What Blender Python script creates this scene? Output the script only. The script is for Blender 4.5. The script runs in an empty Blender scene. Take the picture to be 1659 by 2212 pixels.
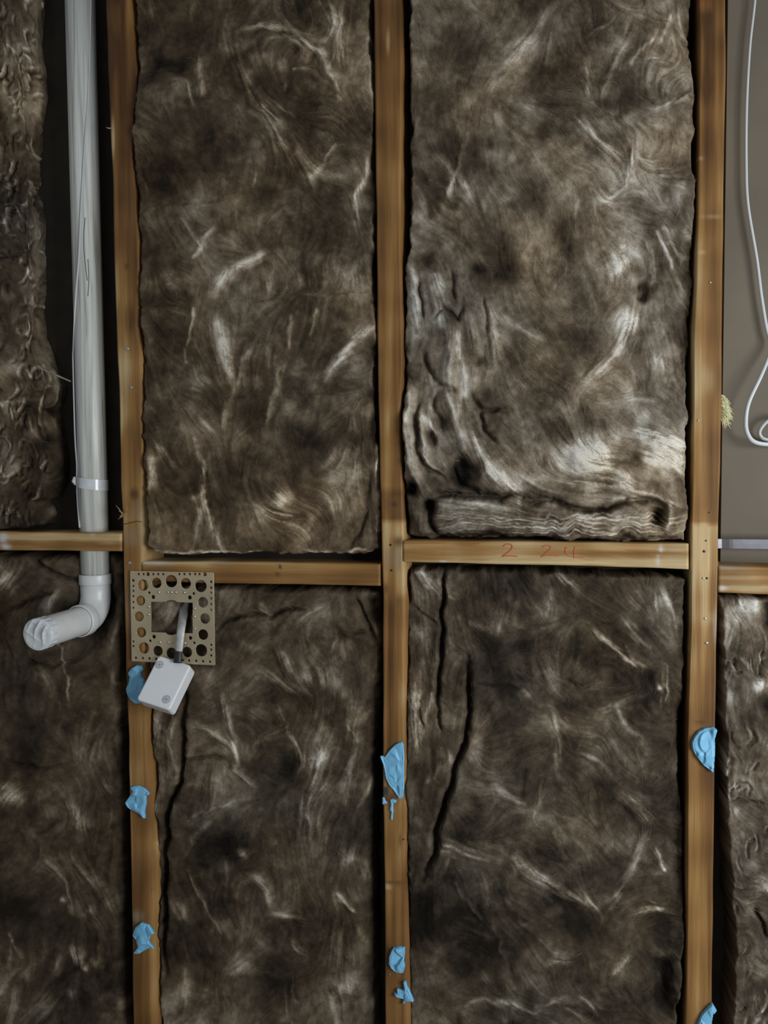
import bpy, math
import numpy as np
from mathutils import Vector, Matrix

# ------------------------------------------------------------------ camera, world, light, exposure
scene = bpy.context.scene
COL = scene.collection
W, H = 1659.0, 2212.0
F_PX, CX, CY = 1661.0, W / 2, H / 2
YAW, PITCH, ROLL = math.radians(11.9), math.radians(2.81), math.radians(-0.463)
DIST, CAM_Z = 1.52, 1.36                       # metres to the stud faces (plane y = 0), lens height

def cam_axes():
    cy_, sy_ = math.cos(YAW), math.sin(YAW)
    fwd = np.array([-sy_ * math.cos(PITCH), cy_ * math.cos(PITCH), -math.sin(PITCH)])
    right = np.array([cy_, sy_, 0.0])
    up = np.cross(right, fwd)
    c, s = math.cos(ROLL), math.sin(ROLL)
    return c * right + s * up, -s * right + c * up, fwd
RGT, UPV, FWD = cam_axes()
EYE = np.array([0.0, -DIST, CAM_Z])

cam_data = bpy.data.cameras.new('camera')
cam_data.sensor_fit = 'VERTICAL'
cam_data.sensor_height = 36.0
cam_data.sensor_width = 27.0
cam_data.lens = 36.0 * F_PX / H
cam_data.clip_start = 0.05
cam = bpy.data.objects.new('camera', cam_data)
COL.objects.link(cam)
cam.matrix_world = Matrix(((RGT[0], UPV[0], -FWD[0], EYE[0]), (RGT[1], UPV[1], -FWD[1], EYE[1]),
                           (RGT[2], UPV[2], -FWD[2], EYE[2]), (0, 0, 0, 1)))
scene.camera = cam

world = bpy.data.worlds.new('world')
scene.world = world
world.use_nodes = True
bg = world.node_tree.nodes['Background']
bg.inputs[0].default_value = (0.90, 0.95, 1.0, 1)
bg.inputs[1].default_value = 0.16

def area_light(name, loc, target, sx, sy, power, color):
    d = bpy.data.lights.new(name, 'AREA')
    d.shape = 'RECTANGLE'; d.size = sx; d.size_y = sy; d.energy = power; d.color = color
    o = bpy.data.objects.new(name, d); COL.objects.link(o)
    o.location = loc
    o.rotation_euler = (Vector(target) - Vector(loc)).to_track_quat('-Z', 'Y').to_euler()
    return o
area_light('window_light', (1.70, -1.50, 1.20), (-0.20, 0.0, 1.05), 1.0, 1.0, 28.0, (0.93, 0.97, 1.0))

scene.view_settings.view_transform = 'Standard'
scene.view_settings.look = 'None'
scene.view_settings.exposure = 0.70
scene.view_settings.gamma = 1.0
scene.view_settings.use_curve_mapping = False

# ------------------------------------------------------------------ geometry helpers
def ray(px, py):
    px = np.asarray(px, float); py = np.asarray(py, float)
    return ((px - CX) / F_PX)[..., None] * RGT - ((py - CY) / F_PX)[..., None] * UPV + FWD
def P(px, py, depth=0.0):
    """point of the photograph on the wall plane y = depth (metres behind the stud faces)"""
    d = ray(px, py)
    t = (depth - EYE[1]) / d[..., 1]
    return EYE + d * t[..., None]
def P1(px, py, depth=0.0):
    return P(np.array([px]), np.array([py]), depth)[0]
def pxm(px, py, depth=0.0):
    return float(np.linalg.norm(P1(px + 1, py, depth) - P1(px, py, depth)))

def link(name, me, mats, parent=None, smooth=True):
    o = bpy.data.objects.new(name, me); COL.objects.link(o)
    for m in (mats if isinstance(mats, (list, tuple)) else [mats]):
        me.materials.append(m)
    if smooth and len(me.polygons):
        me.polygons.foreach_set('use_smooth', np.ones(len(me.polygons), bool))
    if parent is not None:
        o.parent = parent
    return o
def mesh_from(name, verts, faces, origin=(0, 0, 0)):
    me = bpy.data.meshes.new(name)
    v = np.asarray(verts, float) - np.asarray(origin, float)
    if isinstance(faces, np.ndarray):
        n, k = faces.shape
        me.vertices.add(len(v)); me.vertices.foreach_set('co', v.astype(np.float32).ravel())
        me.loops.add(n * k); me.loops.foreach_set('vertex_index', faces.astype(np.int32).ravel())
        me.polygons.add(n)
        me.polygons.foreach_set('loop_start', np.arange(0, n * k, k, dtype=np.int32))
        me.update(calc_edges=True)
        me.validate()
    else:
        me.from_pydata([tuple(p) for p in v], [], faces); me.update()
    return me
def colour_attr(me, rgb):
    a = me.color_attributes.new('Col', 'FLOAT_COLOR', 'POINT')
    c = np.ones((len(rgb), 4), np.float32); c[:, :3] = rgb
    a.data.foreach_set('color', c.ravel())
def tag(o, label=None, cat=None, group=None, kind=None):
    if label: o['label'] = label
    if cat: o['category'] = cat
    if group: o['group'] = group
    if kind: o['kind'] = kind
    return o
def empty(name, loc, label, cat, group=None):
    o = bpy.data.objects.new(name, None); COL.objects.link(o); o.location = loc
    o.empty_display_size = 0.02
    return tag(o, label, cat, group)
def part(name, verts, faces, mat, parent, smooth=True):
    """a mesh child in the parent's local frame (parents are never rotated)"""
    base = np.array(parent_origin(parent))
    return link(name, mesh_from(name, verts, faces, base), mat, parent, smooth)
def parent_origin(o):
    v = Vector((0, 0, 0))
    while o is not None:
        v = v + o.location; o = o.parent
    return v

def tube(pts, r, n=12, cap=True, flat=1.0):
    """sweep a circle (or a flattened one) along a polyline; r may be a list"""
    pts = np.asarray(pts, float); m = len(pts)
    r = np.full(m, r) if np.isscalar(r) else np.asarray(r, float)
    tg = np.gradient(pts, axis=0); tg /= np.linalg.norm(tg, axis=1)[:, None] + 1e-12
    ref = np.array([0, 1.0, 0]) if abs(tg[0][1]) < 0.8 else np.array([0, 0, 1.0])
    nrm = np.cross(tg[0], ref); nrm /= np.linalg.norm(nrm)
    vs = []
    a = np.linspace(0, 2 * math.pi, n, endpoint=False)
    for i in range(m):
        nrm = nrm - tg[i] * np.dot(nrm, tg[i]); nrm /= np.linalg.norm(nrm)
        b = np.cross(tg[i], nrm)
        vs.append(pts[i] + r[i] * (np.cos(a)[:, None] * nrm + flat * np.sin(a)[:, None] * b))
    vs = np.concatenate(vs)
    fs = []
    for i in range(m - 1):
        for j in range(n):
            k = (j + 1) % n
            fs.append((i * n + j, i * n + k, (i + 1) * n + k, (i + 1) * n + j))
    if cap:
        fs.append(tuple(range(n))[::-1]); fs.append(tuple((m - 1) * n + j for j in range(n)))
    return vs, fs
def smooth_path(pts, k=8):
    """Catmull-Rom through the points"""
    p = np.asarray(pts, float); p = np.vstack([2 * p[0] - p[1], p, 2 * p[-1] - p[-2]])
    out = []
    for i in range(1, len(p) - 2):
        for t in np.linspace(0, 1, k, endpoint=False):
            out.append(0.5 * ((2 * p[i]) + (-p[i - 1] + p[i + 1]) * t + (2 * p[i - 1] - 5 * p[i] + 4 * p[i + 1] - p[i + 2]) * t * t
                              + (-p[i - 1] + 3 * p[i] - 3 * p[i + 1] + p[i + 2]) * t ** 3))
    out.append(p[-2])
    return np.array(out)
def ball(c, r, n=8, m=5, squash=(1, 1, 1)):
    vs, fs = [], []
    for i in range(m + 1):
        th = math.pi * i / m
        for j in range(n):
            ph = 2 * math.pi * j / n
            vs.append((c[0] + squash[0] * r * math.sin(th) * math.cos(ph), c[1] + squash[1] * r * math.cos(th), c[2] + squash[2] * r * math.sin(th) * math.sin(ph)))
    for i in range(m):
        for j in range(n):
            k = (j + 1) % n
            fs.append((i * n + j, i * n + k, (i + 1) * n + k, (i + 1) * n + j))
    return vs, fs
def disc(c, r, th, n=14):
    """a small round head lying on the wall, proud of it by th, with a rounded rim"""
    vs, fs = [], []
    for rr, y in ((r, 0), (r, -th * .6), (r * .8, -th), (r * .25, -th * .9)):
        for j in range(n):
            a = 2 * math.pi * j / n
            vs.append((c[0] + rr * math.cos(a), c[1] + y, c[2] + rr * math.sin(a)))
    for i in range(3):
        for j in range(n):
            k = (j + 1) % n
            fs.append((i * n + j, i * n + k, (i + 1) * n + k, (i + 1) * n + j))
    fs.append(tuple(3 * n + j for j in range(n)))
    return vs, fs

# ------------------------------------------------------------------ noise fields on a photo-sized chart of the wall
STEP = 2.4
GX0, GY0, GX1, GY1 = -330.0, -170.0, 2120.0, 2490.0
NX, NY = int((GX1 - GX0) / STEP) + 1, int((GY1 - GY0) / STEP) + 1
gx = GX0 + STEP * np.arange(NX); gy = GY0 + STEP * np.arange(NY)
GXX, GYY = np.meshgrid(gx, gy)
_fy = np.fft.fftfreq(NY)[:, None]; _fx = np.fft.rfftfreq(NX)[None, :]
def gnoise(sc, seed, sy=None):
    """gaussian-filtered noise of about sc pixels' grain, unit deviation"""
    sy = sy or sc
    w = np.random.default_rng(seed).standard_normal((NY, NX))
    k = np.exp(-2 * (math.pi ** 2) * ((_fx * sc / STEP) ** 2 + (_fy * sy / STEP) ** 2) * 0.25)
    o = np.fft.irfft2(np.fft.rfft2(w) * k, s=(NY, NX))
    return ((o - o.mean()) / o.std()).astype(np.float32)
def sample(field, px, py):
    ix = np.clip(((np.asarray(px) - GX0) / STEP).round().astype(int), 0, NX - 1)
    iy = np.clip(((np.asarray(py) - GY0) / STEP).round().astype(int), 0, NY - 1)
    return field[iy, ix]

# ------------------------------------------------------------------ materials
def new_mat(name):
    m = bpy.data.materials.new(name); m.use_nodes = True
    nt = m.node_tree
    return m, nt, nt.nodes['Principled BSDF']
def N(nt, t, **kw):
    n = nt.nodes.new(t)
    for k, v in kw.items(): setattr(n, k, v)
    return n
def simple(name, rgb, rough=0.6, metal=0.0, noise=0.0, nscale=60, spec=0.5, bump=0.0, bscale=200):
    m, nt, b = new_mat(name)
    b.inputs['Roughness'].default_value = rough
    b.inputs['Metallic'].default_value = metal
    b.inputs['Specular IOR Level'].default_value = spec
    tc = N(nt, 'ShaderNodeTexCoord')
    nz = N(nt, 'ShaderNodeTexNoise'); nz.inputs['Scale'].default_value = nscale; nz.inputs['Detail'].default_value = 5
    nt.links.new(tc.outputs['Object'], nz.inputs['Vector'])
    rp = N(nt, 'ShaderNodeValToRGB')
    rp.color_ramp.elements[0].position = .3; rp.color_ramp.elements[1].position = .7
    rp.color_ramp.elements[0].color = tuple(c * (1 - noise) for c in rgb) + (1,)
    rp.color_ramp.elements[1].color = tuple(min(1, c * (1 + noise)) for c in rgb) + (1,)
    nt.links.new(nz.outputs['Fac'], rp.inputs['Fac']); nt.links.new(rp.outputs['Color'], b.inputs['Base Color'])
    if bump:
        n2 = N(nt, 'ShaderNodeTexNoise'); n2.inputs['Scale'].default_value = bscale; n2.inputs['Detail'].default_value = 4
        nt.links.new(tc.outputs['Object'], n2.inputs['Vector'])
        bp = N(nt, 'ShaderNodeBump'); bp.inputs['Strength'].default_value = bump; bp.inputs['Distance'].default_value = .002
        nt.links.new(n2.outputs['Fac'], bp.inputs['Height']); nt.links.new(bp.outputs['Normal'], b.inputs['Normal'])
    return m
def wool_material(name):
    m, nt, b = new_mat(name)
    b.inputs['Roughness'].default_value = .85
    b.inputs['Specular IOR Level'].default_value = .12
    at = N(nt, 'ShaderNodeAttribute', attribute_name='Col')
    tc = N(nt, 'ShaderNodeTexCoord')
    nz = N(nt, 'ShaderNodeTexNoise'); nz.inputs['Scale'].default_value = 420; nz.inputs['Detail'].default_value = 6; nz.inputs['Roughness'].default_value = .7
    nt.links.new(tc.outputs['Object'], nz.inputs['Vector'])
    mr = N(nt, 'ShaderNodeMapRange'); mr.inputs['From Min'].default_value = .25; mr.inputs['From Max'].default_value = .75
    mr.inputs['To Min'].default_value = .62; mr.inputs['To Max'].default_value = 1.38
    nt.links.new(nz.outputs['Fac'], mr.inputs['Value'])
    mx = N(nt, 'ShaderNodeVectorMath', operation='SCALE')
    nt.links.new(at.outputs['Color'], mx.inputs[0]); nt.links.new(mr.outputs['Result'], mx.inputs['Scale'])
    nt.links.new(mx.outputs['Vector'], b.inputs['Base Color'])
    bp = N(nt, 'ShaderNodeBump'); bp.inputs['Strength'].default_value = .2; bp.inputs['Distance'].default_value = .0015
    nt.links.new(nz.outputs['Fac'], bp.inputs['Height']); nt.links.new(bp.outputs['Normal'], b.inputs['Normal'])
    return m
def wood_material(name, axis):
    """vertex colours carry tone, stain spots and knots; the nodes add grain running along the board"""
    m, nt, b = new_mat(name)
    b.inputs['Roughness'].default_value = .62; b.inputs['Specular IOR Level'].default_value = .3
    at = N(nt, 'ShaderNodeAttribute', attribute_name='Col')
    tc = N(nt, 'ShaderNodeTexCoord'); mp = N(nt, 'ShaderNodeMapping')
    s = [170, 170, 170]; s[axis] = 5
    mp.inputs['Scale'].default_value = s
    nt.links.new(tc.outputs['Object'], mp.inputs['Vector'])
    nz = N(nt, 'ShaderNodeTexNoise'); nz.inputs['Scale'].default_value = 1.0; nz.inputs['Detail'].default_value = 7; nz.inputs['Roughness'].default_value = .6; nz.inputs['Distortion'].default_value = .6
    nt.links.new(mp.outputs['Vector'], nz.inputs['Vector'])
    mr = N(nt, 'ShaderNodeMapRange'); mr.inputs['From Min'].default_value = .3; mr.inputs['From Max'].default_value = .7
    mr.inputs['To Min'].default_value = .80; mr.inputs['To Max'].default_value = 1.18
    nt.links.new(nz.outputs['Fac'], mr.inputs['Value'])
    mx = N(nt, 'ShaderNodeVectorMath', operation='SCALE')
    nt.links.new(at.outputs['Color'], mx.inputs[0]); nt.links.new(mr.outputs['Result'], mx.inputs['Scale'])
    nt.links.new(mx.outputs['Vector'], b.inputs['Base Color'])
    bp = N(nt, 'ShaderNodeBump'); bp.inputs['Strength'].default_value = .25; bp.inputs['Distance'].default_value = .001
    nt.links.new(nz.outputs['Fac'], bp.inputs['Height']); nt.links.new(bp.outputs['Normal'], b.inputs['Normal'])
    return m
M_WOOL = wool_material('brown_glass_wool')
M_STUD = wood_material('pine_upright', 2)
M_NOG = wood_material('pine_level', 0)
M_PAPER = simple('dark_building_paper', (.034, .028, .02), .9, noise=.25, nscale=25)
M_BOARD = simple('grey_brown_board', (.150, .126, .092), .75, noise=.16, nscale=4, bump=.05)
M_FLOOR = simple('concrete', (.25, .24, .22), .8, noise=.15, nscale=12)
M_BLUE = simple('blue_adhesive', (.20, .50, .74), .45, noise=.10, nscale=90, bump=.15, bscale=160)
M_WHITE = simple('white_plastic', (.78, .80, .82), .38, noise=.02)
M_PVC = simple('white_pvc', (.66, .67, .66), .35, noise=.05, nscale=40)
M_STEEL = simple('zinc_plated_steel', (.60, .50, .33), .36, metal=.65, noise=.10, nscale=30)
M_PIN = simple('bright_steel', (.62, .6, .55), .3, metal=1.0)
M_NAIL = simple('nail_steel', (.5, .49, .46), .35, metal=.9)
M_BLACK = simple('black_rubber', (.018, .018, .02), .5)
M_CABLE = simple('grey_white_sheath', (.52, .52, .51), .25, noise=.25, nscale=50)
M_WIRE = simple('white_cable_sheath', (.58, .61, .63), .4)
M_STRAP = simple('galvanised_strip', (.20, .20, .22), .45, metal=.4, noise=.1)
M_FILM = simple('crumpled_film', (.66, .69, .70), .15, noise=.1, nscale=60)
M_RED = simple('red_crayon', (.60, .10, .05), .7)
M_PENCIL = simple('pencil', (.03, .03, .035), .7)
M_SCUFF = simple('grey_scuff', (.10, .095, .085), .6)
M_YELLOW = simple('pale_yellow_wool', (.74, .72, .44), .9, noise=.15, nscale=200)
M_STRAW = simple('straw', (.42, .30, .13), .7)
M_SCREW = simple('moulded_screw', (.55, .58, .61), .4)
M_SLOT = simple('screw_slot_grey', (.30, .32, .34), .6)  # darker grey for the screw rims and cross slots

def pvc_pipe_material():
    m, nt, b = new_mat('weathered_pvc')
    b.inputs['Roughness'].default_value = .38
    tc = N(nt, 'ShaderNodeTexCoord'); mp = N(nt, 'ShaderNodeMapping'); mp.inputs['Scale'].default_value = (95, 95, 3.0)
    nt.links.new(tc.outputs['Object'], mp.inputs['Vector'])
    nz = N(nt, 'ShaderNodeTexNoise'); nz.inputs['Scale'].default_value = 1; nz.inputs['Detail'].default_value = 6; nz.inputs['Distortion'].default_value = .8
    nt.links.new(mp.outputs['Vector'], nz.inputs['Vector'])
    rp = N(nt, 'ShaderNodeValToRGB'); e = rp.color_ramp.elements
    e[0].position = .26; e[0].color = (.20, .18, .15, 1); e[1].position = .66; e[1].color = (.72, .74, .71, 1)
    k = e.new(.42); k.color = (.50, .505, .455, 1)
    nt.links.new(nz.outputs['Fac'], rp.inputs['Fac']); nt.links.new(rp.outputs['Color'], b.inputs['Base Color'])
    return m
M_PIPE = pvc_pipe_material()

# ------------------------------------------------------------------ setting
def quad_box(name, x0, x1, y0, y1, z0, z1, mat):
    v = [(x, y, z) for z in (z0, z1) for y in (y0, y1) for x in (x0, x1)]
    f = [(0, 2, 3, 1), (4, 5, 7, 6), (0, 1, 5, 4), (2, 6, 7, 3), (0, 4, 6, 2), (1, 3, 7, 5)]
    c = ((x0 + x1) / 2, (y0 + y1) / 2, z0)
    o = link(name, mesh_from(name, v, f, c), mat, None, False); o.location = c
    return o
BACK = 0.092
tag(quad_box('wall_back', -2.4, 2.0, BACK, BACK + .02, 0, 2.6, M_PAPER), 'dark building paper behind the studs and insulation', kind='structure')
tag(quad_box('floor', -2.6, 2.6, -3.2, .15, -.05, 0, M_FLOOR), 'concrete floor below the framed wall', kind='structure')

# ------------------------------------------------------------------ timber
def interp(tab, y):
    t = np.array(tab, float)
    return np.interp(y, t[:, 0], t[:, 1])
rngw = np.random.default_rng(5)
GRAIN1 = gnoise(7, 31, 260); GRAIN2 = gnoise(22, 32, 420); MOT = gnoise(45, 33)
HGRAIN1 = gnoise(260, 34, 6); HGRAIN2 = gnoise(380, 35, 16)
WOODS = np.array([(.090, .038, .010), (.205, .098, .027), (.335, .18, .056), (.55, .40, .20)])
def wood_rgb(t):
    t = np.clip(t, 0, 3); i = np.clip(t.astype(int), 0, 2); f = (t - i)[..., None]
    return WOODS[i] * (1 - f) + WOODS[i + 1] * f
def timber(name, label, vertical, lo, hi, a_tab, b_tab, depth, tone_tab, spots, mat, ribs=0.0, nu=40, step=6.0, y_face=0.0, wav=1.0, wane=None):
    """a sawn board: edge tables in photo pixels along its length, front face y_face, with its own grain, knots, stain spots and a tone set along its length"""
    t = np.arange(lo, hi + .1, step)
    a = interp(a_tab, t); b = interp(b_tab, t)
    wob = 1.5 * np.convolve(rngw.standard_normal(len(t) + 60), np.hanning(25) / 12, 'same')[30:-30]
    wob2 = 1.5 * np.convolve(rngw.standard_normal(len(t) + 60), np.hanning(25) / 12, 'same')[30:-30]
    a = a + wob * wav; b = b + wob2 * wav
    s = np.concatenate([[0, .035], np.linspace(.07, .93, nu), [.965, 1]])
    S, T = np.meshgrid(s, np.arange(len(t)))
    across = a[:, None] * (1 - S) + b[:, None] * S
    if wane:                                                # sloping arris beyond the last column
        wn = np.maximum(interp(wane, t) + .8 * wob, .5)
        across = np.concatenate([across, (b + .55 * wn)[:, None], (b + wn)[:, None]], 1); S = np.concatenate([S, S[:, -1:], S[:, -1:]], 1)
    along = np.broadcast_to(t[:, None], across.shape)
    px, py = (across, along) if vertical else (along, across)
    pts = P(px, py, y_face)
    y = np.zeros_like(px)
    y[:, 0] += .0022; y[:, 1] += .0006
    if wane:
        mpx = .00095
        y[:, -3] += .0004; y[:, -2] += .0004 + .5 * wn * mpx; y[:, -1] += .0006 + 1.3 * wn * mpx
    else:
        y[:, -1] += .0022; y[:, -2] += .0006
    g = sample(GRAIN1 if vertical else HGRAIN1, px, py)
    g2 = sample(GRAIN2 if vertical else HGRAIN2, px, py); mo = sample(MOT, px, py)
    y -= .00012 * g
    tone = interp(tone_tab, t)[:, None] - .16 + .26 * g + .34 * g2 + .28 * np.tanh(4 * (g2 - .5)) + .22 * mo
    if not vertical: tone = tone + .38
    if ribs:
        rip = np.sin(S * nu * 2.0 * math.pi / 4 + .35 * g2)
        rw = ribs * np.clip(interp([(0, .15), (1150, .4), (1240, 1), (1850, 1), (1960, .3), (2212, .25)], t), 0, 1)[:, None]
        y -= .00035 * rip * rw; tone = tone + .22 * rip * rw
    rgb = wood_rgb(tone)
    for (sx, sy, rx, ry, col, k) in spots:
        w = np.exp(-(((px - sx) / rx) ** 2 + ((py - sy) / ry) ** 2) ** 1.5) * k
        w = np.clip(w * (1 + .35 * g), 0, 1)[..., None]
        rgb = rgb * (1 - w) + np.array(col) * w
    pts[..., 1] += y
    nR, nC = px.shape
    V = pts.reshape(-1, 3); C = rgb.reshape(-1, 3)
    idx = np.arange(nR * nC).reshape(nR, nC)
    faces = np.stack([idx[:-1, :-1], idx[1:, :-1], idx[1:, 1:], idx[:-1, 1:]], -1).reshape(-1, 4)
    loop = np.concatenate([idx[0, :-1], idx[:-1, -1], idx[-1, :0:-1], idx[:0:-1, 0]])
    # side walls: two rings back to full depth
    allV, allC, allF = [V], [C], [faces]
    prev = loop
    for dd in (y_face + .03, y_face + depth):
        q = V[loop].copy(); q[:, 1] = dd
        base = sum(len(v) for v in allV)
        ring = base + np.arange(len(loop))
        allV.append(q); allC.append(C[loop] * 1.0)
        allF.append(np.stack([prev, np.roll(prev, -1), np.roll(ring, -1), ring], -1))
        prev = ring
    V = np.concatenate(allV); C = np.concatenate(allC); Fq = np.concatenate(allF)
    c0 = V.mean(0); c0[2] = V[:, 2].min()
    root = empty(name, c0, label, 'stud' if vertical else 'nogging', 'upright wall studs' if vertical else 'noggings between the studs')
    if not vertical: root['category'] = 'timber'
    me = mesh_from('board', V, Fq, c0)
    colour_attr(me, C)
    o = link('board', me, mat, root)
    return root
def nail(root, px, py, r_px=3.0, mat=None, th=.0012):
    c = P1(px, py, 0.0); v, f = disc(c, r_px * pxm(px, py), th)
    return part('nail', v, f, mat or M_NAIL, root)
DKN = (.055, .025, .009); PALE = (.55, .40, .20); MIDB = (.16, .08, .028); GREY = (.30, .25, .17); WHT = (.62, .62, .58)

Z0PX, ZTOP = 2490, -260  # stud tones run darker towards top and bottom, palest mid-height
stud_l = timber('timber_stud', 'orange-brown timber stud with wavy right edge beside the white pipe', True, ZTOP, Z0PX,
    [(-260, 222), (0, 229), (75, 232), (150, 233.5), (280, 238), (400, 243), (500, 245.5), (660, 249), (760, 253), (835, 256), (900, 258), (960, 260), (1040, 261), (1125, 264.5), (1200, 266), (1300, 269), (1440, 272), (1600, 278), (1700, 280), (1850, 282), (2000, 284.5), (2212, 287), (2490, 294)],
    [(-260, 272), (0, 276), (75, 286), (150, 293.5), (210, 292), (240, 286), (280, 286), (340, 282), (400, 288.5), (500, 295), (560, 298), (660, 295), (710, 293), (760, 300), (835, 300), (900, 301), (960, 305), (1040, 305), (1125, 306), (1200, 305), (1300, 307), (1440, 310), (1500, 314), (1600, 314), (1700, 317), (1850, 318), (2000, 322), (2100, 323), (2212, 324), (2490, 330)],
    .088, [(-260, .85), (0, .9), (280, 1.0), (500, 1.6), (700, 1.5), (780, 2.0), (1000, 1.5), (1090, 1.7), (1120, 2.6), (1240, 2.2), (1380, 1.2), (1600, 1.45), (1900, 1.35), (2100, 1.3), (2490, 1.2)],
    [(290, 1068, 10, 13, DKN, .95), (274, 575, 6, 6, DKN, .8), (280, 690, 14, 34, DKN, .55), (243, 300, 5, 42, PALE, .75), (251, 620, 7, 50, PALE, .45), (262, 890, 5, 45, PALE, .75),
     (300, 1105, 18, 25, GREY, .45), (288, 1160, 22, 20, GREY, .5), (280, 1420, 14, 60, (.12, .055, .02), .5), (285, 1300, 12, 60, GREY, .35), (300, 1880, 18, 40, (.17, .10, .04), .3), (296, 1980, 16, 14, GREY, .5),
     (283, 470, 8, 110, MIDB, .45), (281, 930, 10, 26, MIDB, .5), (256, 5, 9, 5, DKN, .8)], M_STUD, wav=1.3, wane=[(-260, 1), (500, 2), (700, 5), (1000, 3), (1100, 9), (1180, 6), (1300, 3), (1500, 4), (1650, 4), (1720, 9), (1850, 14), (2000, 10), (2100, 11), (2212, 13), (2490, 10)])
nail(stud_l, 274, 753, 4.5); nail(stud_l, 283, 837, 3.5); nail(stud_l, 280, 1216, 3.5)
v, f = tube([P1(262, 1134, -.0006), P1(278, 1130, -.0006), P1(296, 1126, -.0006), P1(306, 1127, -.0006)], .0007, 6); part('pencil_line', v, f, M_PENCIL, stud_l)
for i, (x0, y0, x1, y1, dd) in enumerate(((264, 1112, 250, 1091, -.010), (266, 1110, 256, 1104, -.008), (266, 1114, 255, 1122, -.006), (268, 1108, 276, 1096, -.012), (265, 1112, 258, 1116, -.012))):
    v, f = tube([P1(x0, y0, .001), P1((x0 + x1) / 2 + 1, (y0 + y1) / 2 - 1, dd * .6), P1(x1, y1, dd)], [.0013, .001, .0003], 5)
    part('splinter', v, f, M_STRAW, stud_l)
v, f = tube([P1(240, 277, .001), P1(234, 277, -.002), P1(229, 275, -.004)], [.0014, .0012, .0008], 6); part('splinter', v, f, M_STRAW, stud_l)

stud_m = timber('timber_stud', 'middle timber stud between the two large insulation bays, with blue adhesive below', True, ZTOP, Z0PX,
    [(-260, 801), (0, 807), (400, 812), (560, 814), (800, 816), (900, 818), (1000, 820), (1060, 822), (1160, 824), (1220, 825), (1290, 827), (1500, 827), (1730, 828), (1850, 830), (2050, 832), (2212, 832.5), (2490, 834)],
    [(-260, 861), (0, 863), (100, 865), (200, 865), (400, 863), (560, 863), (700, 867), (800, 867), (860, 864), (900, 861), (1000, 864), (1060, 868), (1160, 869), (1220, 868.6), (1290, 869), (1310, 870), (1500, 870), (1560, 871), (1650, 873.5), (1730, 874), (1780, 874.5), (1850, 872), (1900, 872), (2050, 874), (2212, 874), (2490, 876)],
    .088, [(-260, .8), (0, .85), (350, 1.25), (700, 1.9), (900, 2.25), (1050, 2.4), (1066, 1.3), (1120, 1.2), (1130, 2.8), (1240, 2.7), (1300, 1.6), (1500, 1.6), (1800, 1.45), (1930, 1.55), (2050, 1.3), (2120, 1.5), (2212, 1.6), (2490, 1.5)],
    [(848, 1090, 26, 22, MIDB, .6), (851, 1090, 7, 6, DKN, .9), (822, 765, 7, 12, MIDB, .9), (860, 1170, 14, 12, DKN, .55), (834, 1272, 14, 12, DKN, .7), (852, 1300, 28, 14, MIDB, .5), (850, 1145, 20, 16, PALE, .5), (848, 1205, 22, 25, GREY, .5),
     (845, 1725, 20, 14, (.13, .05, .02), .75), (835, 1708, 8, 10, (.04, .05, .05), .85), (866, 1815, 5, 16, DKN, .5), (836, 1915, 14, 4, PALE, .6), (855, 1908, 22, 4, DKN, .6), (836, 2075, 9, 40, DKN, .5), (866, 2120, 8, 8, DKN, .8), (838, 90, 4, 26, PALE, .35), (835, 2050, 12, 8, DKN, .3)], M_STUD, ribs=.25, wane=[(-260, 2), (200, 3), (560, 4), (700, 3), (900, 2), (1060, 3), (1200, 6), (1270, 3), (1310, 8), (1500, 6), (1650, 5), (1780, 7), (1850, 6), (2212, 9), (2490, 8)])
nail(stud_m, 844, 1177, 2.4, M_BLACK); nail(stud_m, 846, 1232, 2.4, M_BLACK); nail(stud_m, 872, 1813, 1.6, M_BLACK); nail(stud_m, 842, 2105, 1.6)

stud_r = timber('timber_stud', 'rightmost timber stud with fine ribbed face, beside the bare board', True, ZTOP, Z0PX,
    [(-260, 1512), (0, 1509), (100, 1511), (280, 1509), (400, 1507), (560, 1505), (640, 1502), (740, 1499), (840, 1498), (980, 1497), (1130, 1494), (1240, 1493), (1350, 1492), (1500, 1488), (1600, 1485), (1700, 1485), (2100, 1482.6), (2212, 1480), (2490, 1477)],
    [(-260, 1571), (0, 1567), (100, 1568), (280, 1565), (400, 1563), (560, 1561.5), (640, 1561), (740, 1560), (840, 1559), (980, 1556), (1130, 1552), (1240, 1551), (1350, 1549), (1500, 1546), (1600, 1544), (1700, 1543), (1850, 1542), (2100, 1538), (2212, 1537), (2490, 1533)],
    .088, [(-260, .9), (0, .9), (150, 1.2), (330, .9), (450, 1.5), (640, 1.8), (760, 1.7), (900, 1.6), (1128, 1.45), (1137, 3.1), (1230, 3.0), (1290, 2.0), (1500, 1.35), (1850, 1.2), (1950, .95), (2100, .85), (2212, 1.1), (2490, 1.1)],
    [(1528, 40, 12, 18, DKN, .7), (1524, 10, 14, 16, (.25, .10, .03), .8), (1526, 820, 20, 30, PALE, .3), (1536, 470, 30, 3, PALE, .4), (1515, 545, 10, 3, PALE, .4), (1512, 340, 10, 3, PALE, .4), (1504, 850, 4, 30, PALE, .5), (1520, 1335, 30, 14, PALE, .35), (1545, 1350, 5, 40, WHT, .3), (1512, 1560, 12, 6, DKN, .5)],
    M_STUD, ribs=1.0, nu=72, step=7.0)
nail(stud_r, 1534, 610, 2.6); nail(stud_r, 1532, 1107, 1.8, M_BLACK); nail(stud_r, 1525, 1168, 2.0, M_BLACK); nail(stud_r, 1521, 1191, 3.0, M_BLACK)
nail(stud_r, 1519, 1249, 2.6); nail(stud_r, 1527, 1249, 2.6, M_BLACK); nail(stud_r, 1523, 1336, 3.0); nail(stud_r, 1526, 1389, 3.6); nail(stud_r, 1508, 908, 2.0)

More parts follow.
